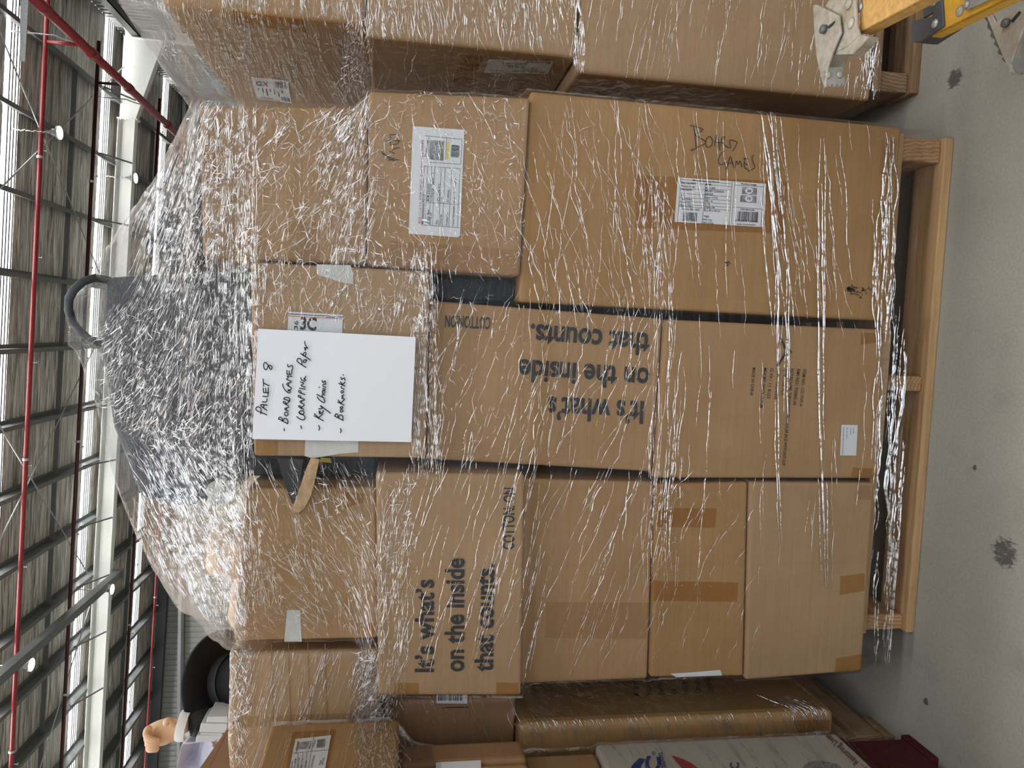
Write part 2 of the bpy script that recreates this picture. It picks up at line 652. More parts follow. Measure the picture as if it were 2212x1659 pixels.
STRIPS = [(14.88 + 4.21 * k, 15.42 + 4.21 * k) for k in range(-5, 3)]
mb = MB(); y = BACK_Y
for a, b in STRIPS + [(YF, YF)]:
    if a > y:
        mb.hexa([(XL, y, roof_z(XL)), (XR, y, roof_z(XR)), (XR, y, roof_z(XR) + .08), (XL, y, roof_z(XL) + .08),
                 (XL, a, roof_z(XL)), (XR, a, roof_z(XR)), (XR, a, roof_z(XR) + .08), (XL, a, roof_z(XL) + .08)])
    y = b
struct(mb.build('ceiling', 'roof_foil', origin=(0, 0, 0)))
for k, (a, b) in enumerate(STRIPS):
    o = mk('window_%d' % (k + 1), [(XL, a, roof_z(XL)), (XR, a, roof_z(XR)), (XR, b, roof_z(XR)), (XL, b, roof_z(XL))], [(3, 2, 1, 0)],
           'skylight_glow', origin=(0, a, H0))
    struct(o)
    if b > 13:
        mb = MB()
        for j in range(1, 5):
            yy = a + (b - a) * j / 5
            mb.hexa([(XL, yy, roof_z(XL) - .03), (XR, yy, roof_z(XR) - .03), (XR, yy, roof_z(XR) - .005), (XL, yy, roof_z(XL) - .005),
                     (XL, yy + .045, roof_z(XL) - .03), (XR, yy + .045, roof_z(XR) - .03), (XR, yy + .045, roof_z(XR) - .005), (XL, yy + .045, roof_z(XL) - .005)])
        mb.build('rib', 'steel_grey', o)


def corrugated(name, p0, p1, z0, z1f, pitch, amp, mat):
    """vertical ribbed sheet wall from p0 to p1 (x, y); z1f(x) is its top"""
    p0 = np.array(p0, float); p1 = np.array(p1, float); L = np.linalg.norm(p1 - p0); d = (p1 - p0) / L
    n = np.array([-d[1], d[0]])
    V = []; F = []
    k = int(L / pitch)
    prof = []
    for i in range(k + 1):
        s = i * pitch
        for ds, h in ((0, 0), (pitch * .60, 0), (pitch * .70, amp), (pitch * .90, amp)):
            if s + ds <= L:
                prof.append((s + ds, h))
    prof.append((L, 0))
    for s, h in prof:
        q = p0 + d * s + n * h
        V.append((q[0], q[1], z0)); V.append((q[0], q[1], z1f(q[0])))
    for i in range(len(prof) - 1):
        F.append((2 * i, 2 * i + 2, 2 * i + 3, 2 * i + 1))
    return struct(mk(name, V, F, mat, origin=(p0[0], p0[1], 0)))


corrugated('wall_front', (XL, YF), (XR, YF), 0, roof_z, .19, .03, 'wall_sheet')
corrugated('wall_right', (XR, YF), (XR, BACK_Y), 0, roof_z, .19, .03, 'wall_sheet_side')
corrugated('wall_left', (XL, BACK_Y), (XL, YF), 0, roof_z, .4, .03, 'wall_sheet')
mb = MB()
xs = [XL] + [v for d in DOORS for v in d[:2]] + [XR]
for i in range(0, len(xs), 2):
    mb.hexa([(xs[i], BACK_Y, 0), (xs[i + 1], BACK_Y, 0), (xs[i + 1], BACK_Y, roof_z(xs[i + 1])), (xs[i], BACK_Y, roof_z(xs[i])),
             (xs[i], BACK_Y + .08, 0), (xs[i + 1], BACK_Y + .08, 0), (xs[i + 1], BACK_Y + .08, roof_z(xs[i + 1])), (xs[i], BACK_Y + .08, roof_z(xs[i]))])
for xa, xb, zt in DOORS:
    mb.hexa([(xa, BACK_Y, zt), (xb, BACK_Y, zt), (xb, BACK_Y, roof_z(xb)), (xa, BACK_Y, roof_z(xa)),
             (xa, BACK_Y + .08, zt), (xb, BACK_Y + .08, zt), (xb, BACK_Y + .08, roof_z(xb)), (xa, BACK_Y + .08, roof_z(xa))])
struct(mb.build('wall_back', 'wall_sheet', origin=(0, BACK_Y, 0)))

# purlins run away from the camera, under the foil
PX = [5.36, 3.83, 2.30, .765, -.69, -2.19, -3.61, -5.10, -6.6, -8.1, -9.6, -11.1, -12.6, -14.1]
PY0, PY1 = 7.0, YF - .1
for i, x in enumerate(PX):
    t = roof_z(x, .012)
    mb = MB()
    mb.box((x - .008, PY0, t - .24), (x + .008, PY1, t))
    mb.box((x + .008, PY0, t - .018), (x + .085, PY1, t))
    mb.box((x - .085, PY0, t - .24), (x - .008, PY1, t - .222))
    mb.box((x - .085, PY0, t - .222), (x - .073, PY1, t - .20))
    o = mb.build('roof_purlin', 'steel_grey')
    tag(o, 'dark grey steel purlin running away under the foil lined roof', 'beam', 'roof purlins')
for yb, nm in ((17.35, 'first row of purlin bridging, nearer the camera'), (22.3, 'second row of purlin bridging, nearer the far wall')):
    mb = MB()
    for a, b in zip(PX[:-1], PX[1:]):
        za, zb = roof_z(a, .13), roof_z(b, .13)
        mb.hexa([(b + .02, yb, zb - .05), (a - .02, yb, za - .05), (a - .02, yb, za + .05), (b + .02, yb, zb + .05),
                 (b + .02, yb + .03, zb - .05), (a - .02, yb + .03, za - .05), (a - .02, yb + .03, za + .05), (b + .02, yb + .03, zb + .05)])
    tag(mb.build('bridging_bar', 'steel_grey'), 'dark steel ' + nm, 'beam')

# the pale portal frame: rafter across the roof, knee and column at the right-hand wall
YR = 19.55


def ibeam_x(mb, xa, xb, ya, top, dep, fw=.20):
    za, zb = roof_z(xa, top), roof_z(xb, top)

    def seg(y0, y1, d0, d1):
        mb.hexa([(xa, y0, za - d1), (xb, y0, zb - d1), (xb, y0, zb - d0), (xa, y0, za - d0),
                 (xa, y1, za - d1), (xb, y1, zb - d1), (xb, y1, zb - d0), (xa, y1, za - d0)])
    seg(ya - .006, ya + .006, .012, dep - .012)
    seg(ya - fw / 2, ya + fw / 2, 0, .014)
    seg(ya - fw / 2, ya + fw / 2, dep - .014, dep)


r = root('portal_frame', (XR - .3, YR, 0))
mb = MB(); ibeam_x(mb, XL, 4.9, YR, .255, .40); o = mb.build('rafter', 'steel_pale', r)
mb = MB()
za, zb = roof_z(4.9, .255), roof_z(XR - .28, .255)
for y0, y1 in ((YR - .006, YR + .006),):
    mb.hexa([(4.9, y0, za - .40), (XR - .28, y0, zb - .95), (XR - .28, y0, zb), (4.9, y0, za), (4.9, y1, za - .40), (XR - .28, y1, zb - .95), (XR - .28, y1, zb), (4.9, y1, za)])
mb.hexa([(4.9, YR - .1, za - .41), (XR - .28, YR - .1, zb - .96), (XR - .28, YR - .1, zb - .945), (4.9, YR - .1, za - .395),
         (4.9, YR + .1, za - .41), (XR - .28, YR + .1, zb - .96), (XR - .28, YR + .1, zb - .945), (4.9, YR + .1, za - .395)])
mb.box((4.885, YR - .12, za - .46), (4.915, YR + .12, za + .02))
for dz in (-.42, -.30, -.18, -.05):
    for dy in (-.07, .07):
        mb.disc((4.86, YR + dy, za + dz), (1, 0, 0), .018, .03, 8)
mb.build('knee_plate', 'steel_pale', r)
mb = MB()
mb.box((XR - .28, YR - .006, 0), (XR - .10, YR + .006, roof_z(XR, .27)))
mb.box((XR - .30, YR - .1, 0), (XR - .28, YR + .1, roof_z(XR, .27)))
mb.box((XR - .10, YR - .1, 0), (XR - .08, YR + .1, roof_z(XR, .27)))
mb.build('column', 'steel_pale', r)
tag(r, 'pale grey steel portal frame crossing the roof behind the skylight strip', 'beam')

# fly braces between rafter foot and purlins
for i, x in enumerate(PX[:11]):
    mb = MB()
    mb.tube([(x, YR - 1.0, roof_z(x, .24)), (x, YR - .08, roof_z(x, .63))], .022, 6)
    o = mb.build('fly_brace', 'steel_grey', origin=(x, YR, roof_z(x, .63)))
    tag(o, 'short grey brace from a purlin down to the pale rafter', 'brace', 'fly braces on the rafter')

# the heavy strut at the left and the eaves strut by the far wall
p = at(0, 1462, 2, 8.3); q = at(215, 1275, 2, 8.3)
d = (q - p) / (q[1] - p[1])
a = p + d * (9.0 - p[1]); b = p + d * (YR - .12 - p[1])
mb = MB()
for s in (0,):
    u = np.array([.09, 0, 0]); v = np.array([0, 0, .09])
    mb.hexa([a - u - v, a + u - v, a + u + v, a - u + v, b - u - v, b + u - v, b + u + v, b - u + v])
mb.box((b[0] - .14, b[1], b[2] - .14), (b[0] + .14, b[1] + .02, b[2] + .14))
tag(mb.build('roof_strut', 'steel_grey'), 'thick square steel roof strut bolted to the pale rafter', 'beam')
mb = MB()
mb.hexa([(XL, YF - .5, roof_z(XL, .55)), (XR, YF - .5, roof_z(XR, .55)), (XR, YF - .5, roof_z(XR, .25)), (XL, YF - .5, roof_z(XL, .25)),
         (XL, YF - .32, roof_z(XL, .55)), (XR, YF - .32, roof_z(XR, .55)), (XR, YF - .32, roof_z(XR, .25)), (XL, YF - .32, roof_z(XL, .25))])
tag(mb.build('eaves_beam', 'steel_dark'), 'dark steel beam along the top of the far ribbed wall', 'beam')
g = at(391, 1450, 1, YF - .15)
mb = MB(); mb.box((XL, YF - .2, g[2] - .09), (XR, YF - .05, g[2] + .09))
mb.mi = 1; mb.box((XL, YF - .21, g[2] - .005), (XR, YF - .2, g[2] + .1))
tag(mb.build('wall_girt', ['steel_grey', 'galvanised']), 'grey horizontal girt on the far ribbed wall', 'beam')
for k, (zz, nm) in enumerate(((7.95, 'topmost'), (7.1, 'second from top'), (6.2, 'third from top'), (5.2, 'fourth from top'))):
    mb = MB(); mb.box((XR - .24, 4, zz - .1), (XR - .06, YF - .3, zz - .075)); mb.box((XR - .24, 4, zz - .1), (XR - .225, YF - .3, zz + .1))
    tag(mb.build('wall_girt', 'steel_grey'), nm + ' dark girt along the ribbed side wall under the eaves', 'beam')


# cross bracing rods and pipes, laid on the level of the roof steel
def roofpt(ix, iy, drop):
    r_ = ray(ix, iy)
    t_ = (H0 - drop - CAMH) / (r_[2] + SL * r_[0])
    return CO + r_ * t_


for (a, b, nm) in (((0, 408), (268, 143), 'nearest the red main pipe'), ((2, 75), (215, 590), 'passing behind the lamp below the red main pipe'),
                   ((0, 921), (190, 1240), 'crossing above the middle of the film peak'), ((170, 820), (0, 1167), 'running the other way over the film peak'),
                   ((197, 1300), (80, 1680), 'beyond the thick square strut')):
    pa, pb = roofpt(*a, .34), roofpt(*b, .34)
    dd = pb - pa
    pa2 = pa - dd * .25
    mb = MB(); mb.tube([pa2, pb], .014, 8)
    tag(mb.build('brace_rod', 'galvanised', smooth=True), 'thin steel cross brace rod ' + nm, 'rod')

# sprinkler pipes
DROPM = 1.15
pm0, pm1 = roofpt(78, 0, DROPM), roofpt(402, 308, DROPM)
zz = (pm0[2] + pm1[2]) / 2
pm0[2] = pm1[2] = zz
pm1 = pm0 + (pm1 - pm0) * ((YF - .6 - pm0[1]) / (pm1[1] - pm0[1]))
pm_near = pm0 + (pm0 - pm1) * .25
r = root('sprinkler_main', tuple(pm0))
mb = MB(); mb.tube([pm_near, pm1], .085, 20); mb.build('pipe', 'red_paint', r, smooth=True)
for s in (.02, .19, .36, .60, .85):
    c = pm0 + (pm1 - pm0) * s; d = (pm1 - pm0) / np.linalg.norm(pm1 - pm0)
    mb = MB(); mb.tube([c, c + d * .16], .105, 20); mb.build('coupling', 'red_paint', r, smooth=False)
for s in (.13, .44):
    c = pm0 + (pm1 - pm0) * s
    mb = MB(); mb.tube([c + np.array([-.09, 0, .03]), c + np.array([-.05, 0, .2]), c + np.array([0, 0, .35]), (c[0], c[1], roof_z(c[0], .05))], .012, 6)
    mb.build('hanger', 'galvanised', r)
tag(r, 'thick red main pipe running away along the side wall', 'pipe')


def branch(ix0, iy0, ix1, iy1, drop, rad, mat, label, riser=True):
    a = roofpt(ix0, iy0, drop); b = roofpt(ix1, iy1, drop)
    yy = (a[1] + b[1]) / 2
    xr = pm0[0] + .0
    xl = -17.0
    rr = root('sprinkler_pipe', (0, yy, roof_z(0, drop)))
    p0 = np.array([xl, yy, roof_z(xl, drop)]); p1 = np.array([xr + .9, yy, roof_z(xr + .9, drop)])
    m_ = MB(); m_.tube([p0, p1], rad, 12); m_.build('pipe', mat, rr, smooth=True)
    if riser:
        m_ = MB(); m_.tube([(xr, yy, roof_z(xr, drop)), (xr, yy, zz + .088)], rad * .8, 12); m_.build('riser', mat, rr, smooth=True)
    for k in range(9):
        x = 5.2 - 2.05 * k
        m_ = MB(); m_.tube([(x, yy, roof_z(x, drop + rad)), (x, yy, roof_z(x, drop + rad + .06)), (x, yy, roof_z(x, drop + rad + .075)), (x, yy, roof_z(x, drop + rad + .08))],
                           [.008, .008, .03, .03], 8)
        m_.build('sprinkler_head', 'galvanised', rr)
    for x in (3.0, -2.9, -8.9):
        m_ = MB(); m_.tube([(x, yy, roof_z(x, drop)), (x + .05, yy, roof_z(x, drop))], rad * 1.35, 12)
        m_.build('clamp', 'galvanised', rr)
    tag(rr, label, 'pipe')
    return yy


branch(104, 80, 24, 1560, .42, .045, 'red_paint', 'bright red branch pipe crossing the roof nearest the camera')
branch(217, 150, 131, 1560, .42, .040, 'maroon_paint', 'dark maroon branch pipe beside the middle skylight strip')
branch(298, 1130, 262, 1560, .42, .038, 'maroon_paint', 'thin maroon branch pipe beside the far skylight strip', False)
branch(345, 1260, 308, 1600, .42, .034, 'red_paint', 'red branch pipe farthest away by the eaves beam', False)

# the galvanised strap that hangs down by the main pipe
a = at(57, 0, 1, 14.0); b = at(50, 132, 1, 14.0)
mb = MB(); mb.prism([a + [0, 0, .10], a - [0, 0, .03], b - [0, 0, .03], b + [0, 0, .05]], (0, .02, 0))
tag(mb.build('slotted_strut', 'galvanised'), 'slotted galvanised strut crossing above the red main pipe', 'strut')


# high bay lamps
def lamp(ix, iy, cx, cy, label, rad=.13):
    top = roofpt(cx, cy, .2); top[2] = roof_z(top[0], -.01)
    c = at(ix, iy, 1, top[1])
    rr = root('high_bay_lamp', tuple(c))
    m_ = MB(); m_.disc(c + [0, 0, .012], (0, 0, 1), rad, .03, 28); m_.disc(c + [0, 0, .04], (0, 0, 1), rad * .55, .09, 20)
    m_.build('housing', 'lamp_housing', rr)
    m_ = MB(); m_.disc(c, (0, 0, 1), rad * .93, .01, 28); m_.build('diffuser', 'lamp_glow', rr)
    m_ = MB()
    ht = top[2] - c[2] - .13
    k = max(3, int(ht / .09))
    for j in range(k):
        z = c[2] + .13 + ht * j / k
        m_.tube([(c[0] + .014 * (j % 2), c[1], z), (c[0] - .014 * (j % 2), c[1] + .014, z + ht / k)], .011, 5)
    m_.build('chain', 'galvanised', rr)
    for s in (-1, 1):
        m_ = MB(); m_.tube([(c[0] + s * rad * .6, c[1], c[2] + .04), (c[0], c[1], c[2] + .26)], .006, 5)
        m_.build('hanger_wire', 'galvanised', rr)
    tag(rr, label, 'lamp', None)


lamp(130, 287, 45, 281, 'round lit lamp on a chain nearest the red main pipe')
lamp(294, 385, 245, 386, 'round lit lamp hanging in front of the pale rafter below the main pipe')
lamp(243, 1273, 170, 1275, 'round lit lamp hanging by the end of the square strut')
lamp(69, 1436, -5, 1440, 'round lit lamp below the square strut, largest on that side')

# ------------------------------------------------------------------ pallets
def pallet(x0, x1, y0, y1, top, mats, label, bearers=None, bw=.052, front_gap=True):
    wood, end = mats
    r_ = root('wooden_pallet', ((x0 + x1) / 2, (y0 + y1) / 2, 0))
    bt = .022; tt = .020
    xb = bearers or [(x0 + .003, x0 + bw), ((x0 + x1) / 2 - bw / 2, (x0 + x1) / 2 + bw / 2), (x1 - bw, x1 - .003)]
    for a, b in xb:
        m_ = MB(); m_.box((a, y0 + .012, bt), (b, y1 - .012, top - tt))
        bevel(m_.build('bearer', end, r_), .005)
    yy = [y0, (y0 + y1) / 2 - .05, y1 - .10]
    for k, ya in enumerate(yy):
        m_ = MB(); m_.box((x0, ya, 0), (x1, ya + .10, bt)); bevel(m_.build('bottom_board', wood, r_), .003)
    n = 7; pitch = (y1 - y0 - .10) / (n - 1)
    for k in range(n):
        ya = y0 + pitch * k
        m_ = MB(); m_.box((x0, ya, top - tt), (x1, ya + .10, top)); bevel(m_.build('top_board', wood, r_), .003)
    tag(r_, label, 'pallet')
    return r_


PWD = ('pallet_wood', 'pallet_wood_end'); PWW = ('pallet_wood_worn', 'pallet_wood_worn_end')
bm_ = [at(1965, 845, 1, 1.54)[0], at(1965, 812, 1, 1.54)[0]]
pallet(-.678, .488, 1.525, 2.69, .146, PWD, 'pale timber pallet under the middle stack of wrapped cartons',
       bearers=[(-.675, -.637), (bm_[0], bm_[1]), (.432, .485)])
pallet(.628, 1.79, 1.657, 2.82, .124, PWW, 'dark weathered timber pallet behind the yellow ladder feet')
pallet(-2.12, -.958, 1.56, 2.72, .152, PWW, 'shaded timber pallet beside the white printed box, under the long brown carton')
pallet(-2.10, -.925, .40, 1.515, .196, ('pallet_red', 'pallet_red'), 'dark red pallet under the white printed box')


# ------------------------------------------------------------------ cartons
def carton_hexa(c, depth, mat, label, group=None, bev=.005, name='cardboard_carton'):
    """c: front corners LL, LR, UR, UL (points); the back is straight behind"""
    m_ = MB(); back = [np.array(p) + np.array([0, depth, 0]) for p in c]
    m_.hexa(list(c) + back)
    o_ = m_.build(name, mat)
    bevel(o_, bev, 3)
    tag(o_, label, 'box', group)
    return o_


MAIN = {}


def front(key, Y, UL, UR, LR, LL):
    MAIN[key] = dict(Y=Y, c=[at(*LL, 1, Y), at(*LR, 1, Y), at(*UR, 1, Y), at(*UL, 1, Y)])


front('A1', 1.505, (437, 560), (430, 229), (795, 232), (791, 573))
front('A2', 1.495, (800, 576), (802, 197), (1145, 211), (1123, 600))
front('A3', 1.505, (1120, 652), (1153, 197), (1946, 275), (1918, 698))
front('B1', 1.475, (548, 985), (540, 562), (930, 578), (919, 990))
front('B2', 1.510, (922, 992), (930, 645), (1432, 688), (1408, 1030))
front('B3', 1.500, (1413, 1033), (1438, 690), (1930, 713), (1905, 1034))
front('C1', 1.520, (504, 1385), (530, 1056), (812, 1052), (816, 1379))
front('C2', 1.478, (822, 1503), (813, 1010), (1134, 1013), (1126, 1503))
front('C3', 1.515, (1128, 1478), (1134, 1034), (1413, 1041), (1399, 1467))
front('C4', 1.505, (1402, 1464), (1416, 1045), (1616, 1041), (1606, 1461))
front('C5', 1.500, (1610, 1470), (1619, 1041), (1886, 1043), (1868, 1450))


def zline(b, i, j, x):
    p, q = MAIN[b]['c'][i], MAIN[b]['c'][j]
    return p[2] + (q[2] - p[2]) * (x - p[0]) / (q[0] - p[0])


def sit(up, lo):
    """the upper carton stands on the lower one"""
    cu, cl = MAIN[up]['c'], MAIN[lo]['c']
    for i in (2, 3):
        zz_ = zline(up, 0, 1, cl[i][0])
        cl[i][2] = zz_ - .002
    return


for a, b in (('A1', 'A2'), ('A2', 'A3'), ('B1', 'B2'), ('B2', 'B3'), ('C1', 'C2'), ('C2', 'C3'), ('C3', 'C4'), ('C4', 'C5')):
    sit(a, b)
for k in ('A3', 'B3', 'C5'):
    for i in (0, 1):
        MAIN[k]['c'][i][2] = max(.148, MAIN[k]['c'][i][2] - .004)
    lo = min(MAIN[k]['c'][0][2], MAIN[k]['c'][1][2])
# neighbours may touch but not cut into each other
for a, b in (('A1', 'B1'), ('A2', 'B1'), ('A2', 'B2'), ('A3', 'B2'), ('A3', 'B3'), ('B1', 'C1'), ('B1', 'C2'), ('B2', 'C2'), ('B2', 'C3'), ('B3', 'C3'), ('B3', 'C4'), ('B3', 'C5')):
    ca, cb = MAIN[a]['c'], MAIN[b]['c']
    xa = min(ca[0][0], ca[3][0]); xb = max(cb[1][0], cb[2][0])
    if xa < xb + .002:
        for k_, i, sgn in ((a, 0, 1), (a, 3, 1), (b, 1, -1), (b, 2, -1)):
            p = MAIN[k_]['c'][i]
            lim = (xa + xb) / 2 + sgn * .001
            p[0] = max(p[0], lim) if sgn > 0 else min(p[0], lim)

INFO = {
    'A1': (0, 1.05, 'plain tan carton on top of its stack, wrapped in crumpled film, beside the grey tote'),
    'A2': (0, 1.05, 'tan carton with a large white label, marker scribble, middle of its stack'),
    'A3': (1, 1.05, 'tall amber carton marked BOARD GAMES with a white barcode label'),
    'B1': (2, 1.05, 'tan carton with torn flap behind the handwritten PALLET 8 sheet'),
    'B2': (0, 1.05, 'tan carton with the big slogan printed upside down'),
    'B3': (0, 1.05, 'tan carton with small black shipping print and a little white sticker, standing on the pallet'),
    'C1': (0, 1.05, 'plain tan carton with a strip of white tape, above the slogan carton'),
    'C2': (2, 1.05, 'tan carton jutting out with the big slogan printed upright'),
    'C3': (0, 1.05, 'plain tan carton in the shade directly below the upright slogan carton'),
    'C4': (1, 1.05, 'low tan carton with faint amber tape, sandwiched between two plain cartons'),
    'C5': (2, 1.05, 'plain tan carton at the bottom with tape on its lower corner, overhanging the pallet'),
}
BX = {}
for k, d in MAIN.items():
    mi, dep, lab = INFO[k]
    BX[k] = carton_hexa(d['c'], dep, CARD[mi], lab, 'cartons on the middle pallet', bev=.007)


def pl_of(k, off):
    return on_plane(1, MAIN[k]['Y'] - off)


TAPE_O, LAB_O, INK_O = .0008, .0014, .0020


def tape(k, quad, mat='tape_amber'):
    return decal('packing_tape', quad, pl_of(k, TAPE_O), mat, BX[k])


# ---- A1
tape('A1', [(442, 395), (470, 396), (470, 330), (441, 330)])
tape('A1', [(640, 560), (690, 562), (692, 480), (641, 478)], 'tape_clear')
# ---- A2: marker, label
tape('A2', [(840, 585), (1118, 600), (1122, 540), (842, 520)], 'tape_clear')
P2 = lambda x, y: (480 + x / 3.95, y / 3.95)
mb = MB()
for s in ([(1360, 1300), (1395, 1335), (1465, 1372)], [(1362, 1302), (1440, 1350), (1470, 1352)], [(1415, 1365), (1510, 1362)], [(1450, 1280), (1480, 1262), (1510, 1262)],
          [(1385, 1200), (1520, 1200)], [(1432, 1145), (1436, 1235)], [(1440, 1235), (1500, 1230), (1505, 1205)], [(1440, 1150), (1500, 1150)], [(1430, 1290), (1470, 1310)]):
    add_stroke(mb, [P2(*q) for q in s], 1.8, pl_of('A2', INK_O))
mb.build('marker_writing', 'ink_black', BX['A2'])
L2 = lambda x, y: (880 + x / 6.38, 260 + y / 6.38)
q = [(75, 80), (785, 130), (725, 1590), (690, 1612), (18, 1562)]
lab2 = decal('shipping_label', [L2(*p) for p in q], pl_of('A2', LAB_O), 'label_white', BX['A2'])
pk = pl_of('A2', INK_O)
mb = MB()
for s, a, b, h in (('MD Entertainment Pty Ltd', (222, 1428), (240, 1020), 4), ('Shipping Mark', (290, 1430), (300, 1225), 4), ('Description', (322, 1435), (335, 1270), 4),
                   ('Qty', (410, 1440), (415, 1375), 4), ('Carton No.', (465, 1448), (475, 1290), 4), ('Packing No.', (552, 1452), (560, 1270), 4), ('Carton Dimension', (640, 1460), (650, 1180), 4),
                   ('MDM 23655023', (298, 1115), (308, 875), 5), ('3 x Wrap Paper Magnum Only', (345, 1118), (362, 720), 4), ('400 / CTN 1610', (440, 1125), (455, 870), 5), ('1 / 5', (480, 1128), (485, 1065), 4),
                   ('Z21-055502', (570, 1140), (580, 960), 4), ('62 cm x 36 cm x 27 m', (655, 1145), (675, 800), 4), ('Product Image', (262, 500), (285, 270), 4), ('2365 50233', (715, 500), (722, 360), 3)):
    add_text(mb, s, L2(*a), L2(*b), h, pk, .012)
for a, b in (((195, 1440), (722, 1480)), ((232, 630), (725, 665)), ((195, 1440), (232, 630)), ((245, 1440), (278, 640)), ((300, 1445), (330, 645)), ((345, 1450), (375, 650)), ((433, 1455), (465, 655)),
             ((482, 1460), (522, 655)), ((570, 1470), (612, 660)), ((690, 1480), (725, 665)), ((270, 1130), (705, 1160)), ((232, 210), (755, 262)), ((300, 575), (735, 605)), ((755, 262), (735, 605)), ((525, 570), (540, 240)), ((290, 560), (300, 230))):
    add_line(mb, L2(*a), L2(*b), .8, pk)
mb.build('label_print', 'ink_print', lab2)
mb = MB(); add_barcode(mb, [L2(*p) for p in ((595, 505), (610, 335), (712, 345), (700, 512))], pk, seed=4); mb.build('barcode', 'ink_print', lab2)
mb = MB(); add_quad(mb, [L2(*p) for p in ((300, 540), (315, 270), (505, 285), (495, 555))], pk); mb.build('label_picture', 'ink_grey', lab2)
mb = MB(); add_quad(mb, [L2(*p) for p in ((532, 530), (545, 295), (575, 298), (563, 535))], pk); mb.build('highlight', 'ink_yellow', lab2)
mb = MB(); add_text(mb, 'BOX 1.0.12 Y.C. STOP TOYCO - Scene Santa Claus OXNIPS', L2(180, 1420), L2(225, 270), 4.4, pk, .01); mb.build('red_heading', 'ink_red', lab2)

# ---- A3: tape, label, marker
tape('A3', [(1372, 378), (1700, 392), (1696, 505), (1372, 492)])
tape('A3', [(1905, 300), (1938, 302), (1932, 380), (1900, 376)], 'tape_clear')
L3 = lambda x, y: (1440 + x / 6.146, 240 + y / 6.146)
pk = pl_of('A3', INK_O)
mb = MB()
for s in ([(310, 188), (380, 200), (485, 240), (480, 255), (375, 312)], [(362, 200), (378, 330), (392, 495)], [(375, 315), (500, 385), (530, 425), (430, 470), (335, 528), (318, 522), (345, 498)],
          [(560, 335), (528, 362), (515, 430), (535, 485), (585, 475), (615, 420), (600, 350), (560, 335)], [(635, 465), (650, 380), (663, 295), (688, 400), (710, 515)], [(650, 410), (720, 420)],
          [(720, 470), (728, 400), (735, 345), (775, 335), (762, 380), (738, 402), (775, 460), (830, 487)], [(850, 490), (842, 430), (832, 375), (925, 400), (942, 422), (880, 527)],
          [(772, 525), (715, 565), (685, 640), (700, 712), (745, 712), (787, 680)], [(780, 668), (790, 740), (797, 805)], [(805, 742), (825, 660), (848, 590), (870, 670), (892, 750)], [(820, 692), (882, 690)],
          [(905, 750), (918, 690), (930, 650), (950, 722), (975, 640), (1000, 740)], [(1040, 620), (1028, 700), (1040, 760), (1085, 775)], [(1020, 630), (1075, 635)], [(1035, 690), (1072, 712)],
          [(1155, 583), (1130, 620), (1150, 690), (1180, 740), (1140, 775), (1080, 800)]):
    add_stroke(mb, [L3(*p) for p in s], 1.7, pk)
mb.build('marker_writing', 'ink_black', BX['A3'])
lab3 = decal('shipping_label', [L3(*p) for p in ((150, 878), (1322, 965), (1278, 1540), (105, 1470))], pl_of('A3', LAB_O), 'label_white', BX['A3'])
mb = MB()
for s, a, b, h in (('MD Entertainment Pty Ltd.', (345, 928), (710, 955), 3.6), ('Shipping Mark:', (195, 960), (388, 972), 4), ('Product Code:', (192, 1005), (375, 1018), 4), ('Description:', (190, 1048), (345, 1056), 4),
                   ('Qty:', (182, 1128), (238, 1132), 4), ('Total Order:', (180, 1175), (335, 1185), 4), ('Carton No.:', (175, 1220), (328, 1230), 4), ('Packing No.:', (172, 1262), (342, 1275), 4),
                   ('Carton Barcode:', (203, 1308), (438, 1322), 4), ('MDM', (517, 985), (588, 988), 4), ('81011004', (515, 1030), (645, 1036), 4), ('MONEY CUSHION', (513, 1070), (760, 1086), 4.4), ('$20/$10', (510, 1112), (615, 1118), 4.4),
                   ('20pcs / CTN', (503, 1155), (675, 1165), 4), ('200 pcs', (502, 1200), (610, 1206), 4), ('4 / 10', (498, 1242), (578, 1248), 4), ('Z14-81194', (496, 1285), (636, 1295), 4), ('85 x 49 x 44 cm', (492, 1328), (708, 1340), 4),
                   ('Weight:', (488, 1405), (565, 1410), 4), ('NW: 4 kg', (480, 1450), (600, 1457), 4), ('GW: 5.8 kg', (475, 1492), (622, 1500), 4), ('Product Image', (990, 975), (1195, 990), 4),
                   ('Unit Barcode', (982, 1312), (1165, 1325), 4), ('MONEY CUSHION $20/$10', (935, 1508), (1180, 1520), 2.6), ('8110 0040', (212, 1458), (400, 1470), 4), ('2 024810 100049', (908, 1462), (1210, 1482), 4)):
    add_text(mb, s, L3(*a), L3(*b), h, pk, .016)
for a, b in (((190, 905), (868, 965)), ((188, 945), (866, 1002)), ((183, 1030), (862, 1050)), ((180, 1090), (858, 1138)), ((178, 1145), (856, 1190)), ((172, 1192), (852, 1235)), ((168, 1237), (848, 1278)), ((162, 1265), (844, 1318)),
             ((190, 885), (145, 1470)), ((870, 935), (830, 1510)), ((517, 965), (470, 1490)), ((905, 935), (858, 1510)), ((1290, 970), (1252, 1535)), ((902, 980), (1288, 1005)), ((880, 1272), (1268, 1302))):
    add_line(mb, L3(*a), L3(*b), .7, pk)
mb.build('label_print', 'ink_print', lab3)
mb = MB(); add_barcode(mb, [L3(*p) for p in ((222, 1340), (410, 1350), (402, 1450), (215, 1440))], pk, seed=2); add_barcode(mb, [L3(*p) for p in ((945, 1328), (1218, 1342), (1208, 1468), (935, 1455))], pk, seed=3)
mb.build('barcode', 'ink_print', lab3)
mb = MB(); add_quad(mb, [L3(*p) for p in ((1005, 1003), (1202, 1020), (1197, 1115), (1000, 1100))], pk); add_quad(mb, [L3(*p) for p in ((985, 1115), (1195, 1128), (1190, 1222), (975, 1205))], pk)
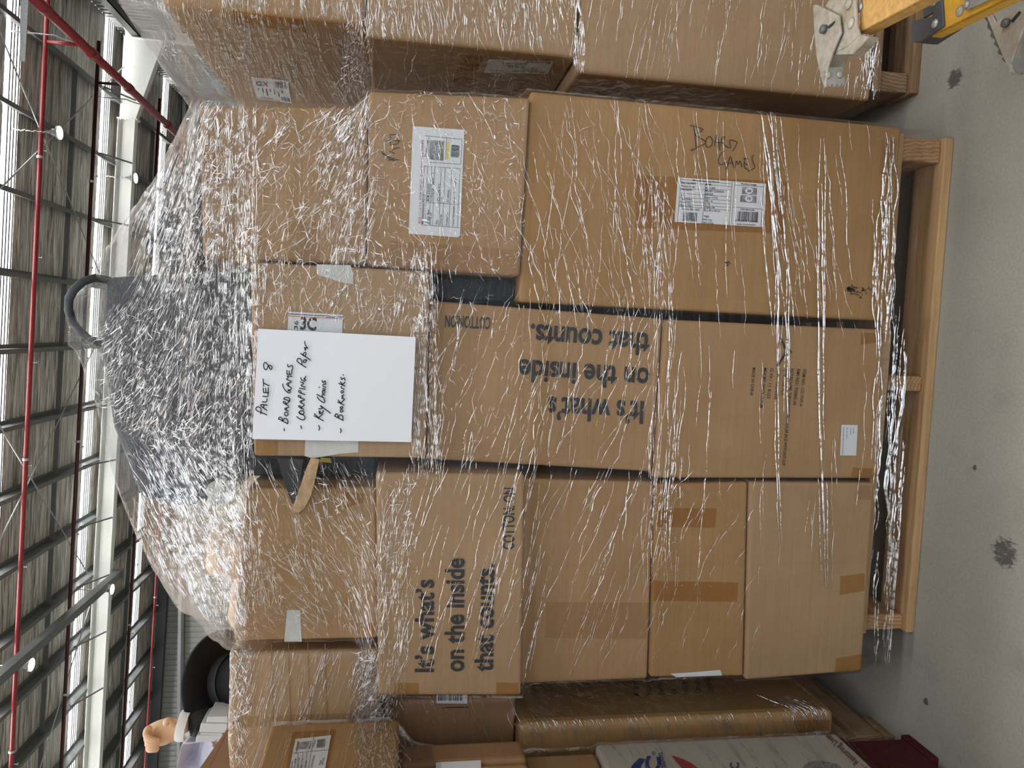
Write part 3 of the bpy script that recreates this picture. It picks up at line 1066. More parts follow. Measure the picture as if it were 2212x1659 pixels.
mb.build('label_picture', 'ink_grey', lab3)
pk2 = pl_of('A3', INK_O + .0005)
mb = MB()
for cx, cy in ((1095, 1058), (1092, 1163)):
    mb.add([pk2(*L3(cx + 52 * math.cos(t), cy + 42 * math.sin(t))) for t in np.linspace(0, 2 * math.pi, 24, False)], [tuple(range(24))])
mb.build('picture_oval', 'label_white', lab3)
mb = MB(); pk3 = pl_of('A3', INK_O + .001)
add_text(mb, '20', L3(1068, 1072), L3(1122, 1076), 5, pk3, .03); add_text(mb, '10', L3(1070, 1172), L3(1115, 1178), 5, pk3, .03)
mb.build('picture_number', 'ink_print', lab3)
mb = MB()
rr_ = random.Random(5)
for cx, cy, n_, sp in ((1834, 625, 26, 5), (1846, 629, 22, 9), (1865, 629, 16, 9), (1574, 569, 6, 4)):
    for _ in range(n_):
        a_ = (cx + rr_.gauss(0, sp * .7), cy + rr_.gauss(0, sp * .55)); add_stroke(mb, [a_, (a_[0] + rr_.uniform(-3, 3), a_[1] + rr_.uniform(-2, 2))], rr_.uniform(1, 3), pk)
mb.build('smudge', 'ink_print', BX['A3'])

# ---- B1
tape('B1', [(552, 984), (600, 986), (601, 952), (552, 950)])
decal('masking_tape', [(684, 571), (757, 573), (763, 590), (763, 614), (742, 611), (700, 598), (684, 592)], pl_of('B1', TAPE_O), 'masking_tape', BX['B1'])
decal('masking_tape', [(660, 935), (775, 938), (774, 977), (735, 980), (700, 986), (675, 990), (658, 985)], pl_of('B1', TAPE_O), 'masking_tape', BX['B1'])
lab1 = decal('courier_label', [(623, 673), (741, 680), (737, 770), (619, 764)], pl_of('B1', LAB_O), 'label_white', BX['B1'])
pk = pl_of('B1', INK_O)
mb = MB(); add_line(mb, (623, 678), (704, 682.5), 1.8, pk); add_line(mb, (727, 684), (741, 685), 1.8, pk); mb.build('blue_stripe', 'ink_blue', lab1)
mb = MB(); add_line(mb, (622.5, 682.5), (741, 689), 1.6, pk); mb.build('orange_stripe', 'ink_orange', lab1)
mb = MB(); add_text(mb, 'Direct', (705, 686), (728, 687.5), 5, pk, .02); mb.build('carrier_name', 'ink_blue', lab1)
mb = MB(); add_text(mb, '3C', (648, 711), (683, 713), 26, pk, .035); add_text(mb, '236', (643, 722), (644, 693), 8, pk, .015); mb.build('label_print', 'ink_black', lab1)
# the torn flap hanging out of the gap
fl = MB(); pf = on_plane(1, 1.468)
fp = [(672, 988), (690, 992), (682, 1030), (672, 1070), (658, 1098), (646, 1107), (634, 1103), (632, 1094), (646, 1060), (660, 1015)]
fl.prism([pf(*p) for p in fp], (-.012, .03, .004))
fl.build('torn_flap', 'cardboard_edge', BX['B1'])
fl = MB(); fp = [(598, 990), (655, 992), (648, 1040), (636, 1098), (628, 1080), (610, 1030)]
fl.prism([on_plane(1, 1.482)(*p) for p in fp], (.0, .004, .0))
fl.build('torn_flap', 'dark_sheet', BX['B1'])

# ---- B2
pk = pl_of('B2', INK_O)
mb = MB()
add_text(mb, "It\u2019s what\u2019s", (1391, 868), (1184, 858), 47, pk, .026)
add_text(mb, 'on the inside', (1404, 797), (1123, 777), 46, pk, .026)
add_text(mb, 'that counts.', (1405, 722), (1147, 701), 46, pk, .026)
mb.build('printed_slogan', 'ink_print', BX['B2'])
mb = MB(); add_text(mb, 'COTTON:ON', (1060, 686), (962, 681), 25, pk, .018); mb.build('printed_name', 'ink_print', BX['B2'])
decal('flap_crease', [(1130, 660), (1133, 660), (1124, 990), (1121, 990)], pl_of('B2', TAPE_O), 'cardboard_edge', BX['B2'])
# ---- B3
pk = pl_of('B3', INK_O)
L4 = lambda x, y: (1600 + x / 4.609, 680 + y / 4.609)
mb = MB()
for s, a, b in (('ITEM NO.: CO-THT-A', (622, 540), (583, 912)), ('RMS NO.: 920865-00', (562, 538), (522, 898)), ('FIXTURE NAME: TOP HANGER TRIANGULAR BASE WITH ANTI SLIP', (498, 536), (412, 1500)),
                ('QTY.: 100 PCS', (428, 535), (402, 797)), ('N.W.: 10.2 KGS', (368, 535), (335, 840)), ('G.W.: 11 KGS', (298, 530), (262, 835)), ("MEA'MT.:34X34X53CM", (232, 528), (193, 922)), ('MADE IN CHINA', (120, 525), (92, 805))):
    add_text(mb, s, L4(*a), L4(*b), 6.6, pk, .008)
mb.build('printed_text', 'ink_print', BX['B3'])
mb = MB(); add_stroke(mb, [L4(*p) for p in ((395, 228), (440, 320), (455, 365), (440, 395), (370, 503))], 4.6, pk); add_stroke(mb, [L4(*p) for p in ((450, 362), (500, 358), (512, 372), (500, 380))], 1.8, pk)
mb.build('printed_hanger_mark', 'ink_print', BX['B3'])
labb = decal('sticker', [L4(*p) for p in ((1003, 1095), (1166, 1098), (1150, 1402), (988, 1400))], pl_of('B3', LAB_O), 'label_white', BX['B3'])
mb = MB()
for s, a, b in (('VIC 3008', (1120, 1122), (1120, 1180)), ('Docklands', (1093, 1122), (1093, 1192)), ('8911 Pilar Street', (1057, 1122), (1052, 1236)), ('STORE NAME THEIR 1 SERIES CONCEPT', (1022, 1122), (1010, 1390))):
    add_text(mb, s, L4(*a), L4(*b), 1.8, pk, .004)
mb.build('label_print', 'ink_print', labb)
tape('B3', [L4(*p) for p in ((1200, 180), (1460, 185), (1450, 262), (1195, 300))])
tape('B3', [(1838, 1030), (1900, 1032), (1898, 1012), (1842, 1010)])
decal('worn_edge', [(1908, 716), (1926, 716), (1905, 980), (1890, 1026), (1882, 1026), (1896, 960)], pl_of('B3', TAPE_O), 'cardboard_edge', BX['B3'])
# ---- C1
tape('C1', [(740, 1062), (788, 1066), (785, 1085), (745, 1098)])
tape('C1', [(770, 1345), (812, 1346), (805, 1382), (768, 1380)])
decal('masking_tape', [(620, 1318), (648, 1318), (652, 1386), (614, 1386)], pl_of('C1', TAPE_O), 'masking_tape', BX['C1'])
# ---- C2
pk = pl_of('C2', INK_O)
mb = MB()
add_text(mb, "It\u2019s what\u2019s", (936, 1452), (936, 1252), 39, pk, .026)
add_text(mb, 'on the inside', (1001, 1451), (1002, 1206), 40, pk, .026)
add_text(mb, 'that counts.', (1064, 1451), (1067, 1218), 40, pk, .026)
mb.build('printed_slogan', 'ink_print', BX['C2'])
mb = MB(); add_text(mb, 'COTTON: ON', (1110, 1187), (1112, 1054), 24, pk, .018); mb.build('printed_name', 'ink_print', BX['C2'])
tape('C2', [(850, 1500), (905, 1501), (905, 1475), (852, 1475)]); tape('C2', [(1072, 1501), (1120, 1502), (1120, 1475), (1072, 1474)])
# ---- C3, C4, C5
tape('C3', [(1180, 1300), (1405, 1302), (1402, 1380), (1178, 1378)], 'tape_clear')
tape('C4', [(1420, 1097), (1548, 1098), (1545, 1140), (1418, 1138)]); tape('C4', [(1410, 1255), (1595, 1258), (1592, 1300), (1410, 1298)])
decal('torn_paper', [(1448, 1455), (1500, 1452), (1556, 1447), (1560, 1459), (1460, 1463)], pl_of('C4', LAB_O), 'label_white', BX['C4'])
tape('C5', [(1815, 1245), (1868, 1238), (1868, 1276), (1814, 1286)]); tape('C5', [(1806, 1422), (1866, 1412), (1864, 1448), (1803, 1452)])
tape('C5', [(1852, 1080), (1882, 1079), (1880, 1048), (1855, 1048)], 'tape_clear')

# ------------------------------------------------------------------ things among and on the middle cartons
cB1, cC1, cA2, cB2 = MAIN['B1']['c'], MAIN['C1']['c'], MAIN['A2']['c'], MAIN['B2']['c']
zb = max(MAIN['C2']['c'][3][2], MAIN['C2']['c'][2][2]) + .004
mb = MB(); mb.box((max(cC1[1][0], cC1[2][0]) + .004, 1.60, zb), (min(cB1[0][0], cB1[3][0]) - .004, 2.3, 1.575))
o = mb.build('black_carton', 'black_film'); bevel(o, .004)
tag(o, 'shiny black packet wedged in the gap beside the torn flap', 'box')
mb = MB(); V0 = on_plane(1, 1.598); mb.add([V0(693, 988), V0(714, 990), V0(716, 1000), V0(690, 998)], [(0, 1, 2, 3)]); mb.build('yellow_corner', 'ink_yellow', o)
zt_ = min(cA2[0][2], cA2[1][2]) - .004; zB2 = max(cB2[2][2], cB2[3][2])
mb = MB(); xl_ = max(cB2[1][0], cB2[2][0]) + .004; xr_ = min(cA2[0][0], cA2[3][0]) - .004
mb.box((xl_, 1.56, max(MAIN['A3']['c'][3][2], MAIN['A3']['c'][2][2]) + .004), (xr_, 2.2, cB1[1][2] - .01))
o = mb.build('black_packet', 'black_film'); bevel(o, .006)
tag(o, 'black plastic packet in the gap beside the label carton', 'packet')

# the grey tote with its loop handle
zt0 = zline('B1', 3, 2, -.1) + .003
YT = 1.64
pT = on_plane(1, YT)
sil = [pT(*p) for p in ((222, 598), (380, 590), (545, 586), (549, 985), (500, 1072), (400, 1098), (300, 1078), (240, 920), (214, 745))]
for p in sil:
    p[2] = max(p[2], zt0)
mb = MB(); mb.prism(sil, (0, .34, 0))
tote = mb.build('tote_bag', 'tote_grey'); bevel(tote, .018, 3)
tag(tote, 'large dark grey fabric tote with a loop handle under the peak of film', 'bag')
pH = lambda x, y: at(x, y, 1, 1.70)
mb = MB(); hp = [(236, 606), (205, 600), (180, 608), (160, 625), (149, 645), (148, 668), (156, 695), (172, 716), (195, 733), (222, 742)]
hq = [at(*p, 1, yy) for p, yy in zip(hp, (1.66, 1.63, 1.605, 1.60, 1.605, 1.625, 1.665, 1.69, 1.70, 1.70))]
mb.tube(hq, [.0085] * len(hq), 12); mb.build('handle', 'tote_grey', tote, smooth=True)
mb = MB(); pw = on_plane(1, YT - .004)
for i in range(4):
    for j in range(4):
        x0_ = 392 + 24 * i + 6 * j; y0_ = 985 + 22 * j - 9 * i
        mb.prism([pw(x0_, y0_), pw(x0_ + 20, y0_ - 8), pw(x0_ + 25, y0_ + 10), pw(x0_ + 5, y0_ + 18)], (0, .004, 0))
mb.build('webbing', 'steel_dark', tote)

pS = on_plane(1, 1.95); zA = max(MAIN['A1']['c'][2][2], MAIN['A1']['c'][3][2]) + .003
sil = [pS(*p) for p in ((392, 345), (345, 420), (330, 500), (350, 590), (445, 585), (455, 350))]
for p in sil:
    p[2] = max(p[2], zA)
mb = MB(); mb.prism(sil, (0, .3, 0)); o = mb.build('black_sack', 'dark_sheet'); bevel(o, .03, 3)
tag(o, 'black plastic sack lying under film on the corner carton, beside the tote', 'bag')

zC = max(cC1[2][2], cC1[3][2]) + .003


def blob(name, c, r_, mat, label, cat, amp=.12, sq=.8):
    m_ = MB()

    def fn(d):
        return (sum(abs(x) ** 4 for x in d)) ** (-sq / 4 * .5) * (1 + amp * mnoise.noise(Vector(d) * 1.7 + Vector(c)))
    m_.ellipsoid(c, r_, 28, 18, fn)
    o_ = m_.build(name, mat, smooth=True); tag(o_, label, cat); return o_


c = at(452, 1185, 1, 1.86); blob('beige_cushion', (c[0], 1.86, zC + .07), (.066, .09, .066), 'beige_cloth', 'pale beige round cushion seen through the film beside the tote', 'cushion')
c = at(478, 1295, 1, 1.9); blob('beige_pad', (c[0], 1.9, zC + .045), (.07, .09, .042), 'beige_cloth', 'low beige pad under film above the white taped carton', 'cushion')
c = at(475, 1065, 1, 1.60); blob('white_pouch', (c[0], 1.60, zC + .038), (.026, .035, .034), 'white_cloth', 'small crumpled white pouch under film at the foot of the tote', 'pouch', .3)

# the handwritten sheet, taped on outside the film
YP = 1.4595
pp = on_plane(1, YP)
gx = np.linspace(0, 1, 13); gy = np.linspace(0, 1, 9); PQ = [(558, 710), (898, 728), (888, 955), (545, 948)]
V = []; F = []
for j, t in enumerate(gy):
    for i, s in enumerate(gx):
        p = pp(*lerp_quad(PQ, s, t)); p[1] += .0008 * math.sin(5 * s + 3 * t) - .0008 * (s ** 4) * (1 - t) - .0010; V.append(p)
n_ = len(gx)
for j in range(len(gy) - 1):
    for i in range(n_ - 1):
        F.append((j * n_ + i, j * n_ + i + 1, (j + 1) * n_ + i + 1, (j + 1) * n_ + i))
sheet = mk('paper_sheet', V, F, 'paper')
tag(sheet, 'white paper sheet handwritten PALLET 8 stuck on the torn carton', 'paper')
md = sheet.modifiers.new('thickness', 'SOLIDIFY'); md.thickness = .0003
LP = lambda x, y: (540 + x / 6.6375, 700 + y / 6.6375)
HW = [[(240, 1300), (150, 1265), (85, 1235), (82, 1205), (110, 1182), (150, 1195), (162, 1240), (155, 1287)], [(240, 1237), (148, 1170), (155, 1150), (245, 1163)], [(195, 1200), (200, 1155)],
      [(175, 1115), (240, 1120), (246, 1072)], [(185, 1035), (260, 1045), (258, 988)], [(195, 982), (265, 985)], [(195, 980), (190, 918)], [(228, 980), (225, 922)], [(262, 985), (262, 912)], [(190, 790), (195, 890)], [(193, 845), (275, 885)],
      [(262, 600), (235, 662), (200, 640), (192, 570), (225, 540), (262, 595), (300, 665), (320, 620), (295, 588), (262, 600)],
      [(490, 1500), (491, 1530)], [(538, 1428), (410, 1360)], [(410, 1362), (422, 1330), (457, 1345), (470, 1392)], [(470, 1390), (490, 1350), (530, 1360), (547, 1400), (538, 1428)], [(505, 1310), (490, 1285), (510, 1260), (545, 1272), (545, 1305), (520, 1320), (505, 1310)],
      [(550, 1250), (480, 1215), (555, 1193)], [(520, 1235), (525, 1205)], [(555, 1175), (475, 1130), (478, 1105), (510, 1120), (515, 1152)], [(515, 1150), (565, 1108)], [(567, 1102), (485, 1075)], [(485, 1075), (500, 1050), (560, 1055), (572, 1085), (567, 1102)],
      [(470, 860), (470, 890), (510, 960), (570, 997), (582, 960), (545, 940)], [(545, 962), (592, 930)], [(592, 915), (505, 855), (592, 835)], [(550, 890), (555, 850)], [(590, 820), (510, 790), (562, 770), (518, 740), (602, 750)],
      [(530, 717), (600, 725), (598, 668)], [(530, 717), (530, 665)], [(565, 720), (562, 670)], [(540, 580), (545, 622), (580, 600), (610, 590), (613, 640), (600, 667)],
      [(730, 1460), (738, 1500)], [(672, 1328), (700, 1355), (760, 1380), (790, 1360), (787, 1315), (700, 1268)], [(715, 1250), (695, 1270), (735, 1300), (772, 1290), (775, 1255), (745, 1240), (715, 1250)],
      [(770, 1225), (695, 1190), (700, 1165), (730, 1180), (735, 1210)], [(735, 1202), (775, 1165)], [(775, 1150), (695, 1110), (775, 1093)], [(735, 1130), (740, 1100)], [(780, 1080), (690, 1045), (690, 1020), (725, 1030), (730, 1060)],
      [(785, 1010), (695, 980), (695, 950), (730, 960), (735, 995)], [(710, 920), (790, 935)], [(790, 905), (715, 880), (785, 850), (725, 830)], [(730, 770), (735, 800), (780, 825), (800, 800), (775, 780)], [(775, 795), (800, 750)],
      [(800, 620), (680, 545), (672, 515), (690, 490), (730, 500), (747, 540), (740, 582)], [(765, 540), (770, 515), (800, 510), (805, 545), (775, 555), (765, 540)], [(800, 510), (815, 520)], [(725, 420), (865, 515)],
      [(760, 450), (775, 405), (800, 405), (805, 440), (780, 460)], [(790, 370), (785, 350), (797, 350), (795, 375)], [(785, 250), (790, 300), (825, 345)], [(780, 337), (825, 345)],
      [(985, 1455), (1000, 1490), (990, 1520)], [(920, 1315), (1050, 1387)], [(925, 1285), (985, 1350)], [(985, 1340), (1042, 1290)], [(1000, 1290), (1010, 1245), (985, 1250), (1000, 1285), (1045, 1270), (1050, 1240)],
      [(985, 1215), (1040, 1215), (1020, 1180)], [(1010, 1170), (1150, 1277)], [(965, 1045), (985, 1080), (1060, 1137), (1076, 1100), (1060, 1080)], [(960, 1010), (1067, 1065)], [(1040, 1045), (1030, 1010), (1072, 1015)],
      [(1040, 990), (1035, 960), (1070, 955), (1075, 985), (1045, 995)], [(1040, 955), (1075, 945)], [(1040, 925), (1080, 930)], [(990, 905), (994, 910)], [(1085, 905), (1040, 890), (1050, 860), (1087, 865)], [(1035, 810), (1045, 847), (1065, 820), (1080, 815), (1080, 852)],
      [(1295, 1500), (1312, 1530), (1295, 1557)], [(1337, 1382), (1215, 1320)], [(1215, 1318), (1235, 1280), (1260, 1300), (1265, 1347)], [(1265, 1345), (1290, 1300), (1325, 1310), (1337, 1350), (1325, 1375)],
      [(1300, 1260), (1290, 1230), (1325, 1225), (1337, 1255), (1300, 1262)], [(1300, 1210), (1290, 1190), (1325, 1180), (1337, 1205), (1300, 1212)], [(1260, 1120), (1347, 1162)], [(1265, 1090), (1305, 1140)], [(1305, 1130), (1352, 1083)],
      [(1350, 1075), (1305, 1060), (1345, 1045), (1305, 1030), (1347, 1015)], [(1310, 985), (1300, 960), (1335, 955), (1345, 980), (1315, 990)], [(1350, 935), (1305, 915), (1310, 893)], [(1275, 850), (1360, 890)], [(1300, 830), (1325, 870)], [(1325, 867), (1362, 835)],
      [(1305, 765), (1310, 800), (1335, 780), (1355, 770), (1362, 807)], [(1335, 727), (1338, 733)]]
mb = MB(); ph = on_plane(1, YP - .0046)
for s in HW:
    add_stroke(mb, [LP(*p) for p in s], 2.3, ph)
mb.build('handwriting', 'ink_black', sheet)

# ------------------------------------------------------------------ right-hand pallet load (seen at an angle)
def wbox(x0, x1, y0, y1, z0, z1, mat, label, group, name='cardboard_carton', bev=.008):
    return carton_hexa([(x0, y0, z0), (x1, y0, z0), (x1, y0, z1), (x0, y0, z1)], y1 - y0, mat, label, group, bev, name)


RB = {}
RB['R3'] = wbox(.602, 1.74, 1.662, 2.78, .126, .860, CARD[2], 'big plain carton standing on the weathered pallet behind the ladder feet', 'cartons on the pallet behind the ladder')
RB['R2'] = wbox(.634, 1.70, 1.662, 2.70, .864, 1.336, CARD[2], 'carton with a handwritten strip on its shaded side, in the load behind the ladder', 'cartons on the pallet behind the ladder')
RB['R1'] = wbox(.660, 1.66, 1.664, 2.75, 1.34, 1.756, CARD[0], 'topmost carton of the load behind the ladder, white courier label on its side', 'cartons on the pallet behind the ladder')
pk = on_plane(0, .660 - .0014)
G1 = lambda x, y: (480 + x / 3.95, y / 3.95)
q = [G1(*p) for p in ((245, 655), (563, 688), (590, 880), (300, 845))]
lr = decal('courier_label', q, pk, 'label_white', RB['R1'])
pi_ = on_plane(0, .660 - .002)
mb = MB(); add_text(mb, 'G', G1(283, 730), G1(338, 733), 9, pi_, .03)
for k in range(7):
    a_ = lerp_quad(q, .12 + .11 * k, .48); b_ = lerp_quad(q, .12 + .11 * k, .60 + .28 * ((k * 7) % 3) / 3)
    add_line(mb, a_, b_, 2.2, pi_)
add_text(mb, 'TO DFE', lerp_quad(q, .1, .93), lerp_quad(q, .45, .95), 3, pi_, .01)
mb.build('label_print', 'ink_print', lr)
mb = MB(); add_barcode(mb, [lerp_quad(q, .62, .10), lerp_quad(q, .92, .10), lerp_quad(q, .92, .38), lerp_quad(q, .62, .38)], pi_, seed=8); add_barcode(mb, [lerp_quad(q, .72, .78), lerp_quad(q, .97, .78), lerp_quad(q, .97, .95), lerp_quad(q, .72, .95)], pi_, seed=9)
mb.build('barcode', 'ink_print', lr)
mb = MB(); add_text(mb, 'X', G1(340, 733), G1(392, 738), 9, pi_, .03); mb.build('red_letter', 'ink_red', lr)
decal('red_sticker', [G1(*p) for p in ((355, 630), (392, 640), (390, 672), (350, 668))], pk, 'ink_orange', RB['R1'])
decal('packing_tape', [(500, 22), (660, 44), (662, 72), (500, 50)], on_plane(0, .660 - .001), 'tape_amber', RB['R1'])
G2 = lambda x, y: (780 + x / 4.254, y / 4.254)
pk = on_plane(0, .634 - .0014); q = [G2(*p) for p in ((1175, 545), (1770, 565), (1715, 680), (1128, 668))]
lr = decal('paper_strip', q, pk, 'label_white', RB['R2'])
mb = MB(); pi_ = on_plane(0, .634 - .002)
for s, a_, b_ in (('Plush Key Chain', (.93, .80), (.08, .78)), ('Flip Hat', (.80, .62), (.55, .60)), ('250', (.60, .42), (.33, .40)), ('pieces', (.60, .22), (.22, .22)), ('Boxes', (.95, .05), (.58, .05))):
    add_text(mb, s, lerp_quad(q, *a_), lerp_quad(q, *b_), 4.2, pi_, 0)
mb.build('handwriting', 'ink_black', lr)
decal('packing_tape', [(1000, 118), (1045, 122), (1010, 200), (965, 200)], on_plane(0, .634 - .001), 'tape_amber', RB['R2'])

# ------------------------------------------------------------------ left-hand loads
LB = {}
GL = 'cartons on the shaded pallet'
LB['L4'] = wbox(-1.62, -.893, 1.575, 2.50, .154, .946, CARD[1], 'long brown carton with shipping print on its shaded side, beside the white printed box', GL, bev=.022)
LB['L3'] = wbox(-1.55, -.842, 1.61, 2.45, .950, 1.256, CARD[3], 'brown carton in shade-darkened colour with a barcode sticker, on the long brown carton', GL)  # shade of the recessed face is put into the browner card colour
LB['L1'] = wbox(-1.60, -.705, 1.57, 2.75, 1.262, 1.582, CARD[2], 'creased pale carton beside the peak of film, with hat and fist on top', GL)
pk = on_plane(1, 1.57 - .0014)
mb = MB()
for x in (589, 626, 668, 705):
    add_line(mb, (x - 3, 1390), (x + 3, 1600), 1.4, pk)
mb.build('crease', 'cardboard_brown', LB['L1'])
decal('packing_tape', [(500, 1548), (770, 1540), (770, 1566), (500, 1572)], pk, 'tape_clear', LB['L1'])
mb = MB()
for s in ([(530, 1518), (540, 1512), (546, 1510), (541, 1522)], [(538, 1512), (534, 1526)], [(541, 1516), (545, 1521)]):
    add_stroke(mb, s, .9, pk)
mb.build('pen_mark', 'cardboard_brown', LB['L1'])
pk = on_plane(1, 1.61 - .0014)
lr = decal('sticker', [(943, 1490), (1010, 1490), (1009, 1520), (943, 1519)], pk, 'label_white', LB['L3'])
mb = MB(); pi_ = on_plane(1, 1.61 - .002); add_barcode(mb, [(946, 1490), (1000, 1490), (1000, 1514), (946, 1514)], pi_, seed=12); add_text(mb, 'MDM 2465 FABA CUSHION SET', (946, 1518), (1005, 1518), 1.6, pi_); mb.build('barcode', 'ink_print', lr)
mb = MB(); add_stroke(mb, [(956, 1529), (985, 1528), (1012, 1528)], 2.0, pk); mb.build('marker_line', 'ink_black', LB['L3'])
# print on the long carton's shaded side
ps = on_plane(0, -.893 + .001)
mb = MB(); LS = lambda x, y: (1350 + x / 10.53, 1470 + y / 10.53)
for s, a_, b_ in (('MD Entertainment', (335, 335), (225, -250)), ('Shipping Mark', (610, 325), (520, -220)), ('Description', (905, 310), (790, -160)), ('Qty', (1180, 302), (1170, 165)), ('Packing No.', (1470, 290), (1300, -170)), ('Carton no.', (1745, 280), (1640, -170)), ('Carton Dim', (2020, 268), (1900, -150))):
    add_text(mb, s, LS(*a_), LS(*b_), 13, ps, .006)
mb.build('printed_text', 'ink_print', LB['L4'])
decal('packing_tape', [(1720, 1556), (1792, 1554), (1792, 1598), (1722, 1600)], on_plane(1, 1.575 - .001), 'tape_amber', LB['L4'])

GF = 'goods on the red pallet'  # long boxes below are lengthened out of view to shade the floor
LB['L5'] = wbox(-1.62, -.906, .42, 1.505, .200, .785, 'white_board', 'white printed box with blue and red emblem on the red pallet', GF, 'printed_box', .010)
ps = on_plane(0, -.906 + .0012); ps2 = on_plane(0, -.906 + .002)
LW = lambda x, y: (1280 + x / 3.253, 1560 + y / 3.253)
mb = MB(); arc = [LW(*p) for p in ((330, 250), (372, 262), (345, 300), (330, 340), (330, 420), (230, 420), (250, 360), (280, 300))]; mb.add([ps(*p) for p in arc], [tuple(range(len(arc)))]); mb.build('blue_emblem', 'ink_blue', LB['L5'])
mb = MB(); add_text(mb, 'IC', LW(462, 400), LW(478, 245), 30, ps2, .04); add_text(mb, '\u00ae', LW(440, 232), LW(445, 208), 8, ps2)
mb.build('emblem_letters', 'ink_blue', LB['L5'])
mb = MB(); add_text(mb, 'Corporation', LW(560, 480), LW(490, 212), 14, ps2, .004); add_text(mb, 'IC', LW(1030, 345), LW(1028, 282), 19, ps2, .02); add_text(mb, 'R', LW(1160, 350), LW(1155, 312), 14, ps2, .02)
mb.build('printed_text', 'ink_blue', LB['L5'])
mb = MB(); sw = [LW(*p) for p in ((555, 232), (640, 260), (700, 290), (740, 322), (790, 400), (690, 400), (640, 335), (590, 280))]; mb.add([ps(*p) for p in sw], [tuple(range(len(sw)))])
sw = [LW(*p) for p in ((580, 290), (660, 305), (700, 330), (640, 350), (600, 320))]; mb.build('red_swoosh', 'ink_red', LB['L5'])
mb = MB(); add_text(mb, 'ity... Restoring Lives', LW(1940, 340), LW(1655, 75), 13, ps2, .004); mb.build('red_text', 'ink_maroon', LB['L5'])
mb = MB(); sh = [LW(*p) for p in ((1490, 300), (1520, 278), (1580, 270), (1660, 280), (1720, 295), (1760, 330), (1780, 420), (1480, 420), (1475, 325))]; mb.add([ps(*p) for p in sh], [tuple(range(len(sh)))]); mb.build('grey_shape', 'ink_grey', LB['L5'])
LB['Lb'] = wbox(-1.60, -.918, .42, 1.49, .789, .948, CARD[0], 'tan carton lying on the white printed box', GF)
for k in range(3):
    yb_ = 1.502 - .078 * k
    ob = wbox(-1.55, -.886 - .004 * k, yb_ - .074, yb_, .952, 1.214, CARD[(3, 1, 3)[k]],
              ('folded cardboard bundle standing farthest back beside the recessed barcode carton', 'folded cardboard bundle standing in the middle, between its two neighbours', 'folded cardboard bundle standing nearest, white sheet stuck on its side')[k], GF, 'cardboard_bundle', .012)
    if k == 1:
        decal('white_sheet', [(942, 1632), (1038, 1622), (1040, 1680), (940, 1690)], on_plane(0, -.890 + .002), 'paper', ob)
LB['L2'] = wbox(-1.50, -.831, .42, 1.502, 1.22, 1.482, CARD[1], 'amber carton with white picture label, on the folded cardboard bundles', GF)
LL = lambda x, y: (600 + x / 4.809, 1560 + y / 4.809)
ps = on_plane(0, -.831 + .0014); ps2 = on_plane(0, -.831 + .002)
q = [LL(*p) for p in ((185, 175), (555, 135), (478, 560), (90, 600))]
decal('packing_tape', [LL(*p) for p in ((150, 100), (605, 78), (500, 640), (60, 660))], on_plane(0, -.831 + .0008), 'tape_amber', LB['L2'])
lr = decal('shipping_label', q, ps, 'label_white', LB['L2'])
mb = MB()
for s, a_, b_ in (('Product Image', (200, 330), (215, 195)), ('Unit Barcode', (372, 260), (395, 190)), ('MD Entertainment', (130, 560), (160, 400)), ('Shipping Mark MDM', (165, 555), (195, 380)), ('MDM 18203 CTN', (205, 550), (230, 370)), ('Qty 100 PCS', (245, 545), (268, 380)), ('400 x 30 cm', (285, 540), (305, 400)), ('Carton Dimension', (355, 470), (385, 345)), ('Weight', (440, 450), (455, 395)), ('GW 9.2 kg', (470, 445), (485, 370))):
    add_text(mb, s, LL(*a_), LL(*b_), 3.6, ps2, .01)
for a_, b_ in (((160, 320), (530, 285)), ((375, 155), (350, 300)), ((175, 195), (120, 480)), ((215, 325), (165, 600)), ((262, 320), (215, 600)), ((305, 315), (260, 600)), ((345, 310), (300, 600))):
    add_line(mb, LL(*a_), LL(*b_), .7, ps2)
mb.build('label_print', 'ink_print', lr)
mb = MB(); add_barcode(mb, [LL(*p) for p in ((400, 268), (412, 175), (500, 165), (485, 260))], ps2, seed=14); mb.build('barcode', 'ink_print', lr)
mb = MB(); add_quad(mb, [LL(*p) for p in ((185, 285), (205, 205), (350, 192), (335, 270))], ps2); mb.build('label_picture', 'ink_grey', lr)
fp = MB(); pf = on_plane(0, -.835)
fp.prism([pf(*p) for p in ((492, 1572), (432, 1659), (425, 1690), (500, 1690), (494, 1620))], (-.005, 0, 0)); fl_ = fp.build('open_flap', CARD[3], LB['L2'])
mb = MB(); add_stroke(mb, [(486, 1588), (470, 1620), (452, 1655)], 1.0, on_plane(0, -.834)); add_stroke(mb, [(470, 1598), (462, 1602), (464, 1610), (458, 1612)], 1.2, on_plane(0, -.834)); mb.build('red_print', 'ink_red', fl_)

# ------------------------------------------------------------------ display pieces on the creased carton
YD = 2.15
Z2 = lambda x, y: (300 + x / 5.53, 1359 + y / 5.53)
pd = lambda x, y, dy=0.0: at(*Z2(x, y), 1, YD + dy)
K = 1 / 5.53 * (YD / 1560) * 1.02
